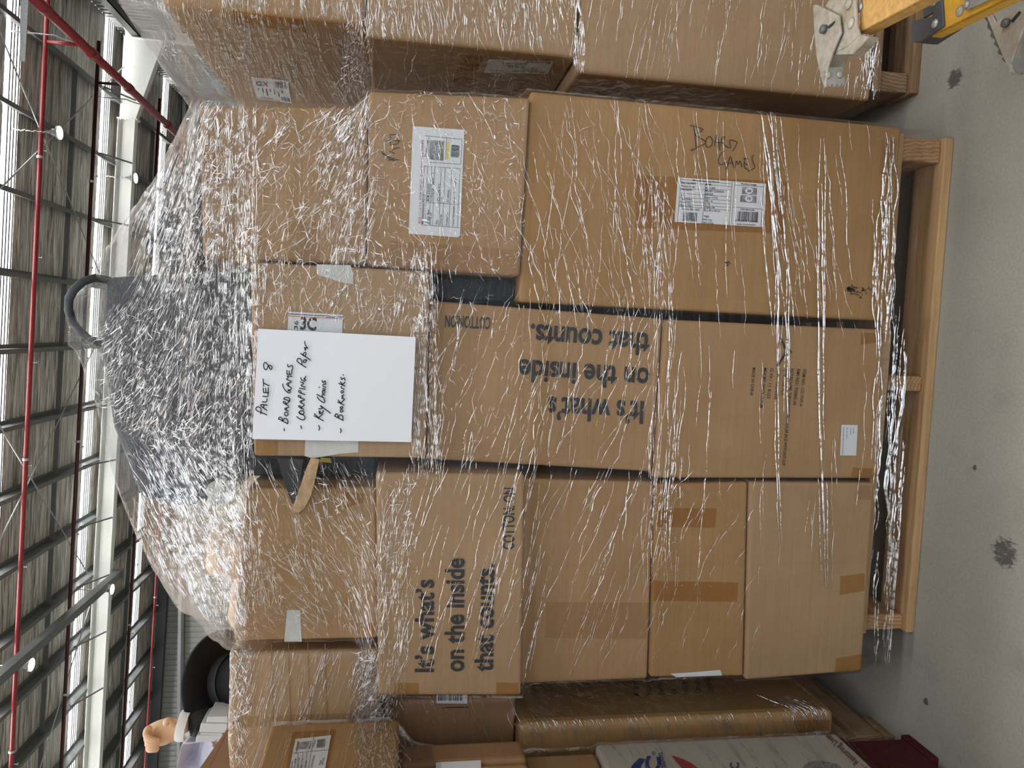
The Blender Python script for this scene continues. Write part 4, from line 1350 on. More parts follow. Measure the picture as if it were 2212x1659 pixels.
# hat: a wide brim and a crown below it
hc = pd(1040, 620, .12)
axn = np.array([.30, -.52, -.80]); axn /= np.linalg.norm(axn)
u = np.cross(axn, [0, 0, 1.]); u /= np.linalg.norm(u); v = np.cross(axn, u)
hat = root('top_hat', (hc[0], hc[1], 1.60))
mb = MB(); prof = [(.062, .004), (.10, .0), (.135, -.006), (.150, -.016), (.153, -.014), (.150, -.006), (.135, .006), (.10, .012), (.062, .014)]
V = []; F = []; nn = 56
for j in range(nn):
    t = 2 * math.pi * j / nn
    for rr2, h in prof:
        V.append(hc + (u * math.cos(t) + v * math.sin(t)) * rr2 + axn * h)
k = len(prof)
for j in range(nn):
    for i in range(k - 1):
        F.append((j * k + i, ((j + 1) % nn) * k + i, ((j + 1) % nn) * k + i + 1, j * k + i + 1))
mk('brim', V, F, 'hat_black', hat, smooth=True)
mb = MB(); mb.tube([hc + axn * .004, hc + axn * .05, hc + axn * .115, hc + axn * .125], [.080, .078, .088, .084], 48)
smooth_by_angle(mb.build('crown', 'hat_black', hat))
mb = MB(); mb.tube([hc + axn * .012, hc + axn * .045], [.0825, .0815], 48, caps=False); mb.build('hat_band', 'hat_band', hat, smooth=True)
tag(hat, 'black wide brimmed top hat lying upside down on the creased carton', 'hat')

# the fist with its white cuff
chains = [[pd(470, 1185), pd(400, 1190), pd(330, 1195), pd(250, 1205), pd(180, 1215)]]
rads = [[.022, .023, .028, .030, .027]]
hand = root('display_fist', tuple(pd(560, 1180, .02)))


def skin_chain(name, chs, mat, parent, sub=2):
    me = bpy.data.meshes.new(name); V = []; E = []; R = []
    for pts_, rs_ in chs:
        b = len(V)
        for i, p in enumerate(pts_):
            V.append(tuple(np.array(p) - ORG[parent.name])); R.append(rs_[i])
            if i:
                E.append((b + i - 1, b + i))
    me.from_pydata(V, E, [])
    o_ = bpy.data.objects.new(name, me); COL.objects.link(o_); o_.parent = parent
    o_.modifiers.new('skin', 'SKIN'); o_.modifiers['skin'].use_smooth_shade = True
    for i, r2 in enumerate(R):
        s_ = me.skin_vertices[0].data[i]; s_.radius = (r2, r2); s_.use_root = (i == 0)
    sd = o_.modifiers.new('sub', 'SUBSURF'); sd.levels = sub; sd.render_levels = sub
    me.materials.append(MATS[mat]); ORG[o_.name] = ORG[parent.name]
    return o_


# palm: a shaped ellipsoid-like loft along the wrist-to-knuckle line
V = []; F = []; prof = [(505, 1172, 78, 70), (470, 1182, 98, 84), (420, 1194, 124, 98), (350, 1214, 150, 108), (270, 1238, 158, 108), (190, 1252, 140, 98), (130, 1260, 114, 82), (85, 1264, 82, 60), (62, 1268, 36, 26)]
nn = 20
for (x, y, ry, rd) in prof:
    for j in range(nn):
        t = 2 * math.pi * j / nn
        V.append(pd(x + 12 * math.cos(t), y + ry * math.cos(t), 0) + np.array([0, rd * K * math.sin(t) * .9, 0]))
for i in range(len(prof) - 1):
    for j in range(nn):
        F.append((i * nn + j, i * nn + (j + 1) % nn, (i + 1) * nn + (j + 1) % nn, (i + 1) * nn + j))
F.append(tuple(range(nn))[::-1]); F.append(tuple((len(prof) - 1) * nn + j for j in range(nn)))
palm = mk('palm', V, F, 'skin_paint', hand, smooth=True)
sd = palm.modifiers.new('sub', 'SUBSURF'); sd.levels = 1; sd.render_levels = 2
for i in range(4):
    f = .85 - .04 * i
    cpts = [pd(165 + 8 * i, 1170 + 62 * i, -.028), pd(92 + 10 * i, 1196 + 66 * i, -.034), pd(78 + 12 * i, 1262 + 58 * i, -.044), pd(122 + 8 * i, 1312 + 40 * i, -.050), pd(195, 1332 + 34 * i, -.050), pd(252 - 4 * i, 1330 + 36 * i, -.042)]
    skin_chain('finger', [(cpts, [.0098, .0112, .0112, .0105, .0098, .0080])], 'skin_paint', hand)
skin_chain('thumb', [([pd(420, 1140, -.022), pd(375, 1105, -.030), pd(335, 1092, -.034), pd(318, 1120, -.040), pd(330, 1165, -.042)], [.014, .0135, .0125, .0105, .0085])], 'skin_paint', hand)
cf = MB()
ca, cb = pd(478, 1150), pd(600, 1160)
d_ = (cb - ca) / np.linalg.norm(cb - ca)
cf.tube([ca - d_ * .002, ca, ca + d_ * .008, pd(560, 1152), pd(588, 1155), pd(590, 1155)], [.030, .042, .044, .043, .042, .03], 32)
smooth_by_angle(cf.build('cuff', 'white_cloth', hand), 50)
cf = MB(); pc = lambda x, y: pd(x, y, -.044)
cf.prism([pc(543, 1252), pc(598, 1225), pc(610, 1268), pc(556, 1292)], (0, .006, 0)); cf.build('cuff_button', 'grey_plastic', hand)
cf = MB(); cf.tube([pd(592, 1150, .0), pd(640, 1120, .01), pd(700, 1080, .03), pd(740, 1060, .05)], [.034, .042, .046, .044], 24)
smooth_by_angle(cf.build('sleeve', 'hat_band', hand))
tag(hand, 'flesh coloured moulded fist with white cuff beside the black hat', 'display piece')
blob('beige_block', (pd(690, 1020, .09)[0], YD + .12, pd(690, 1040)[2]), (.028, .03, .034), 'beige_cloth', 'smooth beige lump between the fist and the hat brim', 'display piece', .1)

# folded grey plastic and the lilac bag
mb = MB()
for (pa, wd_) in (([(820, 1050), (1060, 1045), (1075, 1125), (800, 1118)], .07), ([(740, 1125), (1060, 1130), (1050, 1245), (715, 1235)], .075), ([(690, 1270), (1020, 1262), (1010, 1345), (672, 1352)], .07), ([(735, 1240), (1000, 1245), (1000, 1268), (735, 1265)], .06)):
    P_ = [pd(x, y, -.05) for x, y in pa]
    mb.prism(P_, (0, wd_ + .06, 0))
o = mb.build('folded_sleeve', 'grey_plastic'); bevel(o, .008, 3)
tag(o, 'light grey folded plastic sleeves stacked under the fist', 'plastic sleeve')
V = [pd(*p) for p in ((500, 1392), (560, 1352), (870, 1345), (900, 1450), (780, 1700), (440, 1720), (640, 1440), (560, 1660))]
V += [p + np.array([0, .16, 0]) for p in V[:6]]
V[6] = V[6] + np.array([0, .06, 0]); V[7] = V[7] + np.array([0, .08, 0])
F = [(0, 1, 2, 6), (6, 2, 3), (6, 3, 4, 7), (0, 6, 7, 5), (7, 4, 5), (1, 0, 8, 9), (2, 1, 9, 10), (3, 2, 10, 11), (4, 3, 11, 12), (5, 4, 12, 13), (0, 5, 13, 8), (9, 8, 13, 12, 11, 10)]
o = mk('fabric_bag', V, F, 'lilac_cloth'); bevel(o, .006, 2)
tag(o, 'pale lilac folded fabric bag next to the grey sleeves', 'bag')

# ------------------------------------------------------------------ ladder lying on its edge
ZR1, ZR2 = .432, .245
lad = root('extension_ladder', (.62, .9, 0))
z3 = lambda x, y: (1740 + x / 4.686, y / 4.686)


def pz(x, y, z):
    return at(*z3(x, y), 2, z)


def rail(name, mat, e0, e1, z, wdt, th, y_near, flange=.028):
    """a channel rail: broad face up, flange down on the near side; e0, e1 two picture points on its lower edge"""
    a_, b_ = pz(*e0, z), pz(*e1, z)
    d2 = (b_ - a_); d2[2] = 0; d2 /= np.linalg.norm(d2)
    b2 = a_ + d2 * ((y_near - a_[1]) / d2[1])
    sx = np.array([-d2[1], d2[0], 0]); sx *= 1 if sx[0] > 0 else -1
    m_ = MB()

    def bar(o0, o1, z0, z1):
        m_.hexa([a_ + sx * o0 + [0, 0, z0], a_ + sx * o1 + [0, 0, z0], a_ + sx * o1 + [0, 0, z1], a_ + sx * o0 + [0, 0, z1],
                 b2 + sx * o0 + [0, 0, z0], b2 + sx * o1 + [0, 0, z0], b2 + sx * o1 + [0, 0, z1], b2 + sx * o0 + [0, 0, z1]])
    bar(0, wdt, -th, 0); bar(0, th, -flange, 0); bar(wdt - th, wdt, -flange, 0)
    o_ = m_.build(name, mat, lad); bevel(o_, .003, 2)
    return a_, d2, sx


a1, d1, s1 = rail('rail', 'fibreglass_orange', (535, 345), (1190, 0), ZR1, .105, .006, .25)
a2, d2_, s2 = rail('fly_rail', 'fibreglass_yellow', (1150, 425), (2030, 0), ZR2, .09, .006, .25)
ZL = .075
aL = pz(2105, 400, ZL)
mb = MB()
p0 = aL + np.array([.03, -.03, 0])
mb.hexa([p0 + [0, 0, -.03], p0 + [.10, 0, -.03], p0 + [.10, 0, 0], p0, p0 + d1 * .9 + [0, 0, -.03], p0 + d1 * .9 + [.10, 0, -.03], p0 + d1 * .9 + [.10, 0, 0], p0 + d1 * .9])
bevel(mb.build('rail', 'fibreglass_orange', lad), .003)
for k in range(3):
    c0 = a1 + s1 * .055 + d1 * (.12 + .3 * k)
    mb = MB(); mb.tube([c0 + [0, 0, -.006], (c0[0], c0[1], .05)], .016, 12); mb.build('rung', 'galvanised', lad, smooth=True)


def rivets(name, pts, z, r_, h, par, mat='galvanised'):
    for p in pts:
        c_ = pz(*p, z)
        m_ = MB(); m_.tube([c_, c_ + [0, 0, h * .6], c_ + [0, 0, h]], [r_, r_ * .85, r_ * .3], 14); m_.build(name, mat, par, smooth=True)


def shoe(pre, plate, pad, bracket, z, slot, bolt, zpad):
    m_ = MB(); m_.prism([pz(*p, z) for p in plate], (0, 0, -.005))
    pl_ = bevel(m_.build('shoe_plate', 'worn_alloy', lad), .0015)
    m_ = MB(); m_.prism([pz(*p, z + .001) for p in slot], (0, 0, -.004)); m_.build('slot', 'steel_dark', pl_)
    c_ = pz(*bolt, z); m_ = MB(); m_.tube([c_, c_ + [0, 0, .008], c_ + [0, 0, .010]], [.0085, .008, .005], 16); m_.build('bolt', 'steel_grey', pl_, smooth=True)
    if bracket:
        m_ = MB(); m_.prism([pz(*p, z - .008) for p in bracket], (0, 0, -.006)); bevel(m_.build('bracket', 'worn_alloy', lad), .002)
    yb__ = zpad
    m_ = MB(); m_.prism([at(*z3(*p), 1, yb__) for p in pad], (0, .006, 0)); o_ = m_.build('toothed_pad', 'galvanised', lad)
    return pl_, o_


plate1 = [(72, 60), (85, 45), (110, 47), (335, 155), (355, 330), (262, 545), (225, 660), (205, 760), (200, 850), (208, 882), (190, 878), (168, 838), (135, 700), (105, 560), (85, 300)]
teeth = [(195, 720), (215, 682), (378, 678), (385, 720), (400, 800), (392, 850), (378, 870), (366, 838), (352, 872), (338, 872), (322, 845), (305, 878), (290, 880), (270, 848), (250, 878), (235, 875), (222, 850), (205, 882), (190, 800)]
yp = pz(210, 780, ZR1 + .02)[1]
shoe('a', plate1, teeth, [(190, 70), (235, 0), (500, -20), (512, 250), (545, 352), (420, 470), (262, 548), (330, 330), (330, 150)], ZR1 + .022, [(222, 268), (292, 212), (298, 222), (270, 262), (232, 290)], (200, 298), yp)
m_ = MB(); m_.prism([pz(*p, ZR1 + .012) for p in ((545, 350), (420, 470), (262, 548), (280, 556), (470, 548), (560, 470), (640, 370))], (0, 0, -.022)); bevel(m_.build('bracket_side', 'worn_alloy', lad), .002)
rivets('rivet', [(440, 40), (462, 235)], ZR1 + .014, .011, .005, lad, 'worn_alloy')
rivets('rivet', [(548, 78)], ZR1 + .001, .009, .004, lad)
rivets('pad_rivet', [(228, 760), (345, 755)], ZR1 - .02, .001, .001, lad)
for p in ((228, 760), (345, 755)):
    c_ = at(*z3(*p), 1, yp); m_ = MB(); m_.tube([c_, c_ + [0, -.003, 0], c_ + [0, -.005, 0]], [.0075, .0065, .003], 14); m_.build('pad_rivet', 'worn_alloy', lad, smooth=True)
m_ = MB(); m_.prism([at(*z3(*p), 1, yp + .012) for p in ((210, 560), (300, 562), (385, 560), (450, 555), (410, 640), (385, 690), (215, 690))], (0, .02, 0)); m_.build('shoe_web', 'worn_alloy', lad)
# fly rail end cap and strip
m_ = MB(); m_.prism([pz(*p, ZR2 + .004) for p in ((1180, 190), (1200, -40), (1380, -40), (1400, 265), (1150, 430), (1090, 430), (1060, 380), (1060, 240), (1085, 210), (1270, 165), (1290, 130))], (0, 0, -.042))
bevel(m_.build('end_cap', 'cap_plastic', lad), .004, 3)
rivets('rivet', [(1300, 22), (1312, 240)], ZR2 + .004, .009, .004, lad)
rivets('rivet', [(1566, 112)], ZR2, .010, .005, lad, 'worn_alloy')
m_ = MB(); m_.prism([pz(*p, ZR2 + .008) for p in ((1605, 110), (1600, -60), (2100, -60), (1850, 0))], (0, 0, -.006)); bevel(m_.build('wear_strip', 'galvanised', lad), .002)
rivets('rivet', [(1635, 48)], ZR2 + .008, .007, .005, lad)
# lower shoe
plate2 = [(1830, 165), (1865, 105), (1928, 228), (1960, 200), (2165, 70), (2212, 62), (2240, 80), (2240, 200), (2212, 270), (2110, 540), (2085, 640), (2100, 700), (2132, 745), (2110, 748), (2070, 715), (2000, 590)]
teeth2 = [(2090, 640), (2110, 600), (2260, 590), (2270, 730), (2240, 745), (2228, 720), (2212, 750), (2190, 725), (2165, 755), (2148, 725), (2120, 750), (2095, 720)]
yq = pz(2100, 700, ZL + .01)[1]
shoe('b', plate2, teeth2, None, ZL + .012, [(2075, 210), (2160, 112), (2180, 125), (2165, 150), (2095, 232)], (2042, 235), yq)
m_ = MB(); tr_ = [(1830, 150), (1815, 190), (1845, 225), (1840, 280), (1880, 320), (1870, 370), (1920, 405), (1905, 450), (1955, 490), (1945, 540), (2000, 570), (1985, 600), (2020, 632), (2035, 600)]
m_.prism([pz(*p, ZL - .005) for p in tr_], (0, 0, -.02)); m_.build('tread', 'rubber', lad)
tag(lad, 'yellow fibreglass extension ladder with worn metal feet lying on edge', 'ladder')

# ------------------------------------------------------------------ stretch film
def hull2(P):
    P = sorted(set((round(float(a), 5), round(float(b), 5)) for a, b in P))

    def half(pts_):
        h = []
        for p in pts_:
            while len(h) > 1 and (h[-1][0] - h[-2][0]) * (p[1] - h[-2][1]) - (h[-1][1] - h[-2][1]) * (p[0] - h[-2][0]) <= 0:
                h.pop()
            h.append(p)
        return h
    a = half(P); b = half(P[::-1])
    return np.array(a[:-1] + b[:-1])


def radial(poly, c, TH):
    r_ = np.full(len(TH), 1e9); n_ = len(poly)
    dx, dy = np.cos(TH), np.sin(TH)
    for i in range(n_):
        p, q_ = poly[i], poly[(i + 1) % n_]
        e = q_ - p; nrm = np.array([e[1], -e[0]])
        L = np.linalg.norm(nrm)
        if L < 1e-9:
            continue
        nrm /= L
        dd = nrm @ (p - c); den = nrm[0] * dx + nrm[1] * dy
        ok = den > 1e-6
        r_[ok] = np.minimum(r_[ok], dd / den[ok])
    return np.clip(r_, .01, None)


def gauss1(A, s, axis, wrap_=False):
    k = int(3 * s) + 1
    x = np.arange(-k, k + 1); g_ = np.exp(-x * x / (2 * s * s)); g_ /= g_.sum()
    pad = [(0, 0)] * A.ndim; pad[axis] = (k, k)
    B = np.pad(A, pad, mode='wrap' if wrap_ else 'edge')
    out = np.zeros_like(A)
    for i, w_ in enumerate(g_):
        sl = [slice(None)] * A.ndim; sl[axis] = slice(i, i + A.shape[axis])
        out += w_ * B[tuple(sl)]
    return out


class Film:
    def __init__(s, z0, z1, dz, nth, polyf, cenf, sz=2.2, st=.8, clear=.004, rough=.0012, topclose=True):
        s.Z = np.arange(z0, z1 + 1e-9, dz); s.dz = dz; s.z0 = z0
        s.TH = np.linspace(0, 2 * math.pi, nth, False); s.nth = nth
        nz = len(s.Z)
        s.C = np.array([cenf(z) for z in s.Z])
        R = np.array([radial(hull2(polyf(z)), s.C[i], s.TH) for i, z in enumerate(s.Z)])
        mx = R.copy()
        for k in range(1, 3):
            mx[k:] = np.maximum(mx[k:], R[:-k]); mx[:-k] = np.maximum(mx[:-k], R[k:])
        S_ = gauss1(gauss1(mx, sz, 0), st, 1, True)
        R = np.maximum(R, S_) + clear
        nz_ = rng.standard_normal(R.shape)
        n1 = gauss1(gauss1(nz_, 1.2, 0), 14, 1, True); n1 /= n1.std()
        n2 = gauss1(gauss1(rng.standard_normal(R.shape), 3.0, 0), 3.0, 1, True); n2 /= n2.std()
        rz = rough if not callable(rough) else np.array([rough(z) for z in s.Z])[:, None]
        s.R = R + np.abs(n1) * rz + np.abs(n2) * rz * .7

    def pt(s, z, th, off=0.0):
        fz = np.clip((z - s.z0) / s.dz, 0, len(s.Z) - 1.001); i = np.floor(fz).astype(int); a = fz - i
        ft = (np.asarray(th) / (2 * math.pi)) % 1.0 * s.nth; j = np.floor(ft).astype(int) % s.nth; b = ft - np.floor(ft); j2 = (j + 1) % s.nth
        r_ = (s.R[i, j] * (1 - b) + s.R[i, j2] * b) * (1 - a) + (s.R[i + 1, j] * (1 - b) + s.R[i + 1, j2] * b) * a + off
        c = s.C[i] * (1 - a)[:, None] + s.C[i + 1] * a[:, None]
        return np.stack([c[:, 0] + r_ * np.cos(th), c[:, 1] + r_ * np.sin(th), s.z0 + fz * s.dz], 1)

    def th_of(s, P):
        fz = np.clip((P[:, 2] - s.z0) / s.dz, 0, len(s.Z) - 1.001); i = np.floor(fz).astype(int); a = fz - i
        c = s.C[i] * (1 - a)[:, None] + s.C[i + 1] * a[:, None]
        return np.arctan2(P[:, 1] - c[:, 1], P[:, 0] - c[:, 0])


def strands_for(film, specs, pl):
    """specs: rect x0,x1,y0,y1 in picture pixels, count, slope dx/dy, spread, length range, radius range, wobble, crumple"""
    V = []; F = []; nb_ = 0
    for (x0, x1, y0, y1, cnt, slope, spread, l0, l1, r0, r1, wob, crump) in specs:
        for _ in range(cnt):
            px, py = rng.uniform(x0, x1), rng.uniform(y0, y1)
            L = l0 + (l1 - l0) * rng.random() ** 2
            if crump:
                an = rng.uniform(0, 2 * math.pi); ns = int(rng.integers(4, 7))
            else:
                an = math.atan2(1, slope + rng.normal(0, spread)); ns = int(np.clip(L / 18, 5, 26))
            dx, dy = math.cos(an), math.sin(an)
            t = np.linspace(-.5, .5, ns)
            wv = np.cumsum(rng.normal(0, 1, ns)); wv -= np.linspace(wv[0], wv[-1], ns)
            wv *= wob * (L / max(ns, 1)) * .35
            ix = px + dx * t * L - dy * wv; iy = py + dy * t * L + dx * wv
            lim0, lim1 = y0 - 30, y1 + 30
            keep = (iy > lim0) & (iy < lim1)
            if keep.sum() < 3:
                continue
            ix, iy = ix[keep], iy[keep]; ns = len(ix)
            P = np.array([pl(a_, b_) for a_, b_ in zip(ix, iy)])
            rad = (r0 + (r1 - r0) * rng.random() ** 2.2) * np.sin(np.linspace(.12, math.pi - .12, ns)) ** .6
            Q = film.pt(P[:, 2], film.th_of(P), .0006)
            d_ = np.gradient(Q, axis=0); d_ /= (np.linalg.norm(d_, axis=1, keepdims=True) + 1e-9)
            c = film.C.mean(0)
            out = Q.copy(); out[:, 0] -= c[0]; out[:, 1] -= c[1]; out[:, 2] = 0
            out /= np.linalg.norm(out, axis=1, keepdims=True)
            sd = np.cross(d_, out); sd /= (np.linalg.norm(sd, axis=1, keepdims=True) + 1e-9)
            up = np.cross(sd, d_)
            for (a_, b_) in ((1, 0), (.25, .9), (-.25, .9), (-1, 0)):
                V.append(Q + sd * (a_ * rad)[:, None] + up * (b_ * rad)[:, None])
            for k_ in range(3):
                for i in range(ns - 1):
                    F.append((nb_ + k_ * ns + i, nb_ + k_ * ns + i + 1, nb_ + (k_ + 1) * ns + i + 1, nb_ + (k_ + 1) * ns + i))
            nb_ += 4 * ns
    return np.concatenate(V), F


def build_film(film, specs_pl, label, layers, tips=None):
    nz, nt_ = film.R.shape
    X = film.C[:, 0][:, None] + film.R * np.cos(film.TH)[None]; Y = film.C[:, 1][:, None] + film.R * np.sin(film.TH)[None]
    Zg = np.repeat(film.Z[:, None], nt_, 1)
    zj = gauss1(rng.standard_normal((1, nt_)), 4, 1, True)[0]; zj = zj / zj.std() * .010
    Zg[0] += zj; Zg[1] += zj * .6
    V = np.stack([X, Y, Zg], 2).reshape(-1, 3)
    F = []
    for i in range(nz - 1):
        for j in range(nt_):
            j2 = (j + 1) % nt_
            F.append((i * nt_ + j, i * nt_ + j2, (i + 1) * nt_ + j2, (i + 1) * nt_ + j))
    top = len(V); V = np.concatenate([V, [[film.C[-1, 0], film.C[-1, 1], film.Z[-1] + .003]]])
    for j in range(nt_):
        F.append(((nz - 1) * nt_ + j, (nz - 1) * nt_ + (j + 1) % nt_, top))
    mi = [0] * len(F); n_sheet = len(V)
    for specs, pl in specs_pl:
        v, f = strands_for(film, specs, pl)
        b = len(V); V = np.concatenate([V, v]); F += [tuple(b + i for i in q_) for q_ in f]; mi += [1] * len(f)
    o_ = mk('stretch_wrap', V, F, ['stretch_film', 'film_fold'], origin=(film.C[0, 0], film.C[0, 1], film.z0), smooth=True, midx=mi)
    at_ = o_.data.attributes.new('layers', 'FLOAT', 'POINT')
    vals = np.zeros(len(V), np.float32)
    vals[:n_sheet] = [layers(p) for p in V[:n_sheet]]
    at_.data.foreach_set('value', vals)
    tag(o_, label, 'plastic wrap')
    return o_


# --- the middle pallet: silhouettes of the peak of film
def prof_from(points, Y):
    q_ = np.array([at(*p, 1, Y) for p in points]); o_ = np.argsort(q_[:, 2]); return q_[o_, 2], q_[o_, 0]


RS = prof_from([(436, 226), (395, 330), (355, 400), (330, 440), (270, 520), (228, 592), (200, 628), (172, 660), (152, 682)], 1.66)
LS_ = prof_from([(505, 1378), (450, 1326), (400, 1282), (330, 1175), (290, 1092), (258, 1010), (245, 950), (225, 870), (200, 800), (172, 742), (150, 700)], 1.66)
ZTOP = min(RS[0][-1], LS_[0][-1])
MB_POLY = []
for k, d in MAIN.items():
    c = d['c']; dep = INFO[k][1]
    MB_POLY.append((c, dep))


def poly_main(z):
    P = []
    for c, dep in MB_POLY:
        zl = min(c[0][2], c[1][2]) - .004; zh = max(c[2][2], c[3][2]) + .004
        if zl <= z <= zh:
            s_ = min(1, max(0, (z - zl) / (zh - zl)))
            for a_, b_ in ((0, 3), (1, 2)):
                p = c[a_] * (1 - s_) + c[b_] * s_
                P += [(p[0], p[1]), (p[0], p[1] + dep)]
    if z < .165:
        P += [(-.74, 1.50), (.49, 1.505), (-.74, 2.5), (.49, 2.5)]
    if z > 1.50:
        xr_ = np.interp(z, *RS); xl2 = np.interp(z, *LS_)
        f = min(1, max(0, (z - 1.52) / (ZTOP - 1.52)))
        yf = 1.50 + .165 * f; yb_ = 2.45 - .68 * f
        xm = (xl2 + xr_) / 2
        P += [(xl2, yf + .10 * (1 - f)), (xl2 + .15 * (xm - xl2), yf), (xr_ - .15 * (xr_ - xm), yf), (xr_, yf + .10 * (1 - f)), (xl2, yb_), (xr_, yb_)]
    return P


def cen_main(z):
    f = min(1, max(0, (z - 1.45) / (ZTOP - 1.45)))
    xm = (np.interp(z, *RS) + np.interp(z, *LS_)) / 2 if z > 1.5 else -.13
    g_ = min(1, max(0, (z - 1.5) / .08))
    return np.array([-.13 * (1 - g_) + xm * g_, 2.0 - .28 * f])


film_main = Film(.082, ZTOP - .002, .006, 480, poly_main, cen_main, 2.4, .8, .0045, lambda z: .0006 + .0016 * min(1, max(0, (z - 1.1) / .5)))
pm = on_plane(1, 1.495)
SP_MAIN = [
    # tent over the tote
    (165, 525, 590, 1000, 520, -.38, .22, 60, 240, .0003, .0008, .8, 0),
    (230, 525, 590, 1100, 300, 0, 0, 12, 46, .0003, .0007, 2.2, 1),
    (300, 520, 980, 1380, 520, .62, .25, 60, 260, .0003, .0010, .8, 0),
    (350, 520, 900, 1330, 300, 0, 0, 12, 50, .0003, .0010, 2.2, 1),
    (260, 470, 230, 600, 420, -.42, .15, 60, 220, .0003, .0009, .6, 0),
    (330, 470, 260, 590, 220, 0, 0, 12, 46, .0003, .0009, 2.2, 1),
    (445, 565, 230, 1385, 240, .0, .06, 120, 420, .0003, .0009, .4, 0),
    # corner carton and label carton
    (440, 800, 235, 560, 240, 0, 0, 12, 60, .0003, .0009, 2.0, 1),
    (480, 800, 235, 560, 170, -.45, .45, 50, 200, .0003, .0011, .8, 0),
    (690, 800, 220, 570, 150, -.32, .14, 60, 240, .0003, .0009, .5, 0),
    (440, 800, 235, 560, 30, 0, 0, 12, 44, .0008, .0034, .6, 1),
    (800, 1130, 200, 600, 40, 0, 0, 8, 26, .0006, .0022, .8, 1),
    (545, 925, 565, 712, 36, 0, 0, 8, 26, .0006, .0024, .8, 1),
    (250, 525, 590, 1330, 45, 0, 0, 10, 40, .0006, .0022, .8, 1),
    (800, 1130, 200, 600, 400, 0, 0, 10, 38, .0003, .0007, 2.2, 1),
    (820, 1130, 210, 600, 80, .25, .35, 40, 160, .0003, .0009, .8, 0),
    # torn carton beside the sheet
    (545, 925, 565, 712, 300, 0, 0, 10, 40, .0003, .0007, 2.2, 1),
    (545, 925, 565, 712, 120, -.2, .35, 40, 130, .0003, .0009, .8, 0),
    (890, 945, 560, 1000, 120, .03, .10, 60, 240, .0003, .0010, .5, 0),
    (535, 560, 565, 960, 120, .0, .3, 20, 80, .0003, .0010, 1.2, 0),
    # white taped carton
    (520, 820, 1000, 1385, 170, .42, .22, 80, 300, .0003, .0009, .5, 0),
    (540, 800, 1000, 1385, 120, 0, 0, 12, 46, .0003, .0009, 2.0, 1),
    (560, 700, 1180, 1385, 60, .9, .4, 60, 180, .0003, .0009, .5, 0),
    # slogan cartons
    (815, 885, 1010, 1480, 190, -.08, .14, 30, 150, .0003, .0009, .9, 0),
    (830, 900, 1010, 1300, 90, 0, 0, 10, 40, .0003, .0009, 2.2, 1),
    (890, 1150, 1010, 1400, 44, -.30, .07, 90, 360, .0004, .0011, .4, 0),
    (935, 1430, 650, 1030, 90, -.28, .14, 60, 300, .0003, .0010, .5, 0),
    (935, 1150, 640, 1000, 70, 0, 0, 10, 40, .0003, .0008, 2.0, 1),
    (1395, 1460, 400, 1300, 60, -.05, .05, 120, 420, .0004, .0011, .3, 0),
    # board games carton
    (1150, 1450, 215, 690, 110, .22, .20, 60, 320, .0003, .0010, .5, 0),
    (1190, 1420, 220, 690, 40, 0, 0, 12, 40, .0003, .0009, 2.0, 1),
    (1450, 1900, 250, 700, 46, .10, .06, 120, 420, .0004, .0011, .3, 0),
    (1655, 1700, 240, 760, 9, .10, .02, 260, 520, .0012, .0026, .15, 0),
    (1765, 1790, 300, 1250, 9, .01, .012, 300, 700, .0014, .0028, .1, 0),
    (1680, 1706, 560, 1150, 7, .01, .02, 200, 500, .0012, .0026, .15, 0),
    (1440, 1880, 700, 1300, 26, -.02, .05, 80, 360, .0004, .0010, .3, 0),
    # shaded column
    (1140, 1420, 1035, 1470, 56, -.32, .10, 60, 320, .0003, .0011, .4, 0),
    (1410, 1640, 1045, 1460, 40, -.45, .25, 30, 150, .0003, .0011, .6, 0),
    (1420, 1620, 1060, 1450, 30, 0, 0, 8, 26, .0003, .0009, 2.0, 1),
    # gathered lower edge
    (1888, 1935, 300, 1420, 50, -.05, .03, 120, 480, .0006, .0026, .35, 0),
    (1915, 1955, 700, 1350, 22, -.06, .04, 120, 420, .0012, .0044, .4, 0),
]


def lay_main(p):
    z = p[2]
    v = .006
    v += .045 * min(1, max(0, (z - 1.56) / .1))
    v += .07 * math.exp(-((z - 1.575) / .03) ** 2)
    v += .05 * math.exp(-((z - 1.30) / .03) ** 2)
    return v


build_film(film_main, [(SP_MAIN, pm)], 'clear stretch film wrapped round the middle pallet and peaked over the tote', lay_main)


# --- the load behind the ladder
def poly_right(z):
    P = []
    for (x0, x1, y0, y1, a_, b_) in ((.602, 1.74, 1.662, 2.78, .10, .862), (.634, 1.70, 1.662, 2.70, .86, 1.338), (.660, 1.66, 1.664, 2.75, 1.336, 1.76)):
        if a_ <= z <= b_:
            P += [(x0, y0), (x1, y0), (x0, y1), (x1, y1)]
    if z > 1.70:
        f = min(1, (z - 1.70) / .30)
        P += [(.66 + .18 * f, 1.70 + .36 * f), (1.6 - .2 * f, 1.70 + .36 * f), (.665 + .06 * f, 2.72), (1.6, 2.7)]
    return P


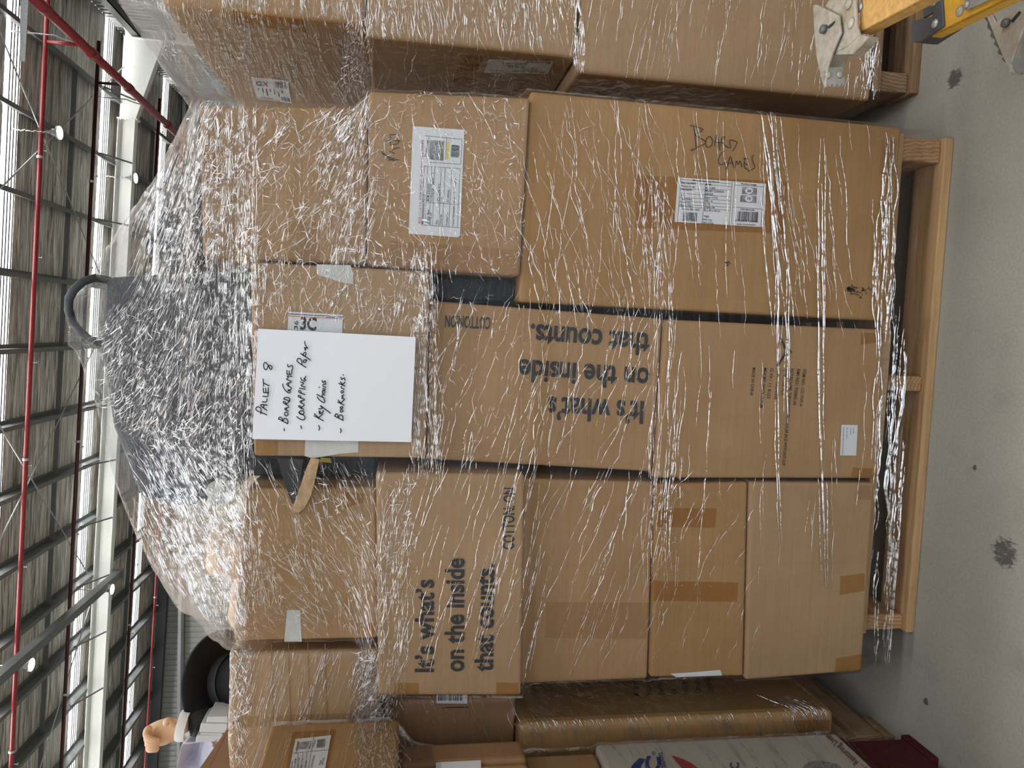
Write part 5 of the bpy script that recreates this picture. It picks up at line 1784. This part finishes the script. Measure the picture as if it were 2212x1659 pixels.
film_r = Film(.106, 1.985, .010, 300, poly_right, lambda z: np.array([1.15, 2.22]), 2.0, .7, .004, .0009)
pfront = on_plane(1, 1.655); pside = on_plane(0, .645); pside3 = on_plane(0, .598)
build_film(film_r, [
    ([(345, 790, 30, 230, 330, .42, .14, 60, 220, .0003, .0010, .5, 0), (330, 560, 10, 225, 220, .55, .2, 40, 160, .0003, .0009, .8, 0), (350, 780, 20, 225, 150, 0, 0, 10, 34, .0003, .0008, 2.0, 1),
      (740, 800, 60, 225, 110, .05, .5, 20, 100, .0004, .0012, 1.2, 0), (800, 1240, 110, 210, 60, .3, .4, 30, 110, .0003, .0007, .6, 0)], pside),
    ([(480, 770, -40, 30, 90, .15, .15, 30, 100, .0003, .0009, .6, 0), (785, 1245, -60, 105, 260, .08, .12, 40, 160, .0003, .0010, .6, 0), (1240, 1262, -20, 155, 40, .0, .08, 40, 130, .0004, .0012, .6, 0),
      (1255, 1880, -60, 205, 90, -.18, .10, 40, 200, .0003, .0009, .4, 0), (1860, 1905, 20, 215, 60, -.1, .2, 30, 130, .0004, .0014, .7, 0)], pfront)],
    'clear stretch film round the tall load behind the ladder', lambda p: .006 + .03 * min(1, max(0, (p[2] - 1.42) / .3)))


# --- the shaded load and the red pallet's load
def poly_left(z):
    P = []
    for (x0, x1, y0, y1, a_, b_) in ((-1.62, -.893, 1.575, 2.5, .15, .95), (-1.55, -.842, 1.61, 2.45, .945, 1.259), (-1.60, -.705, 1.57, 2.75, 1.258, 1.586)):
        if a_ <= z <= b_:
            P += [(x0, y0), (x1, y0), (x0, y1), (x1, y1)]
    return P


film_l = Film(.16, 1.586, .010, 260, poly_left, lambda z: np.array([-1.2, 2.05]), 1.4, .7, .004, .0012)
pl1 = on_plane(1, 1.566)
build_film(film_l, [([(492, 780, 1395, 1560, 110, -.30, .10, 60, 260, .0003, .0009, .4, 0), (482, 540, 1385, 1650, 240, .0, .5, 14, 70, .0003, .0012, 1.4, 0),
                      (768, 862, 1400, 1570, 230, -.15, .45, 20, 130, .0004, .0020, 1.2, 0), (775, 850, 1400, 1570, 60, 0, 0, 10, 40, .0006, .0032, 1.5, 1), (860, 1120, 1505, 1600, 50, .3, .2, 30, 120, .0003, .0008, .5, 0),
                      (1130, 1790, 1550, 1600, 220, .35, .12, 20, 64, .0004, .0014, .4, 0), (1700, 1790, 1500, 1600, 60, .5, .2, 30, 110, .0004, .0010, .5, 0)], pl1)],
           'clear stretch film round the shaded load under the top hat', lambda p: .006 + .10 * min(1, max(0, (p[2] - 1.52) / .05)))


def poly_red(z):
    x = np.interp(z, [.2, .78, .80, .95, 1.2, 1.235, 1.46], [-.906, -.906, -.915, -.915, -.886, -.831, -.831])
    return [(-1.6, .42), (x, .42), (-1.6, 1.506), (x, 1.506)]


film_f = Film(.19, 1.49, .010, 260, poly_red, lambda z: np.array([-1.2, 1.0]), 1.4, .7, .004, .0010)
build_film(film_f, [([(490, 790, 1570, 1680, 45, -.30, .08, 60, 220, .0003, .0008, .3, 0), (770, 866, 1570, 1680, 130, .0, .8, 20, 100, .0003, .0014, 1.2, 0)], on_plane(0, -.825)),
                    ([(865, 1120, 1590, 1680, 90, .2, .5, 14, 60, .0003, .0008, 1.2, 0), (1290, 1860, 1590, 1690, 90, .75, .10, 60, 200, .0003, .0008, .3, 0)], on_plane(0, -.90))],
           'clear stretch film round the goods on the red pallet', lambda p: .006)
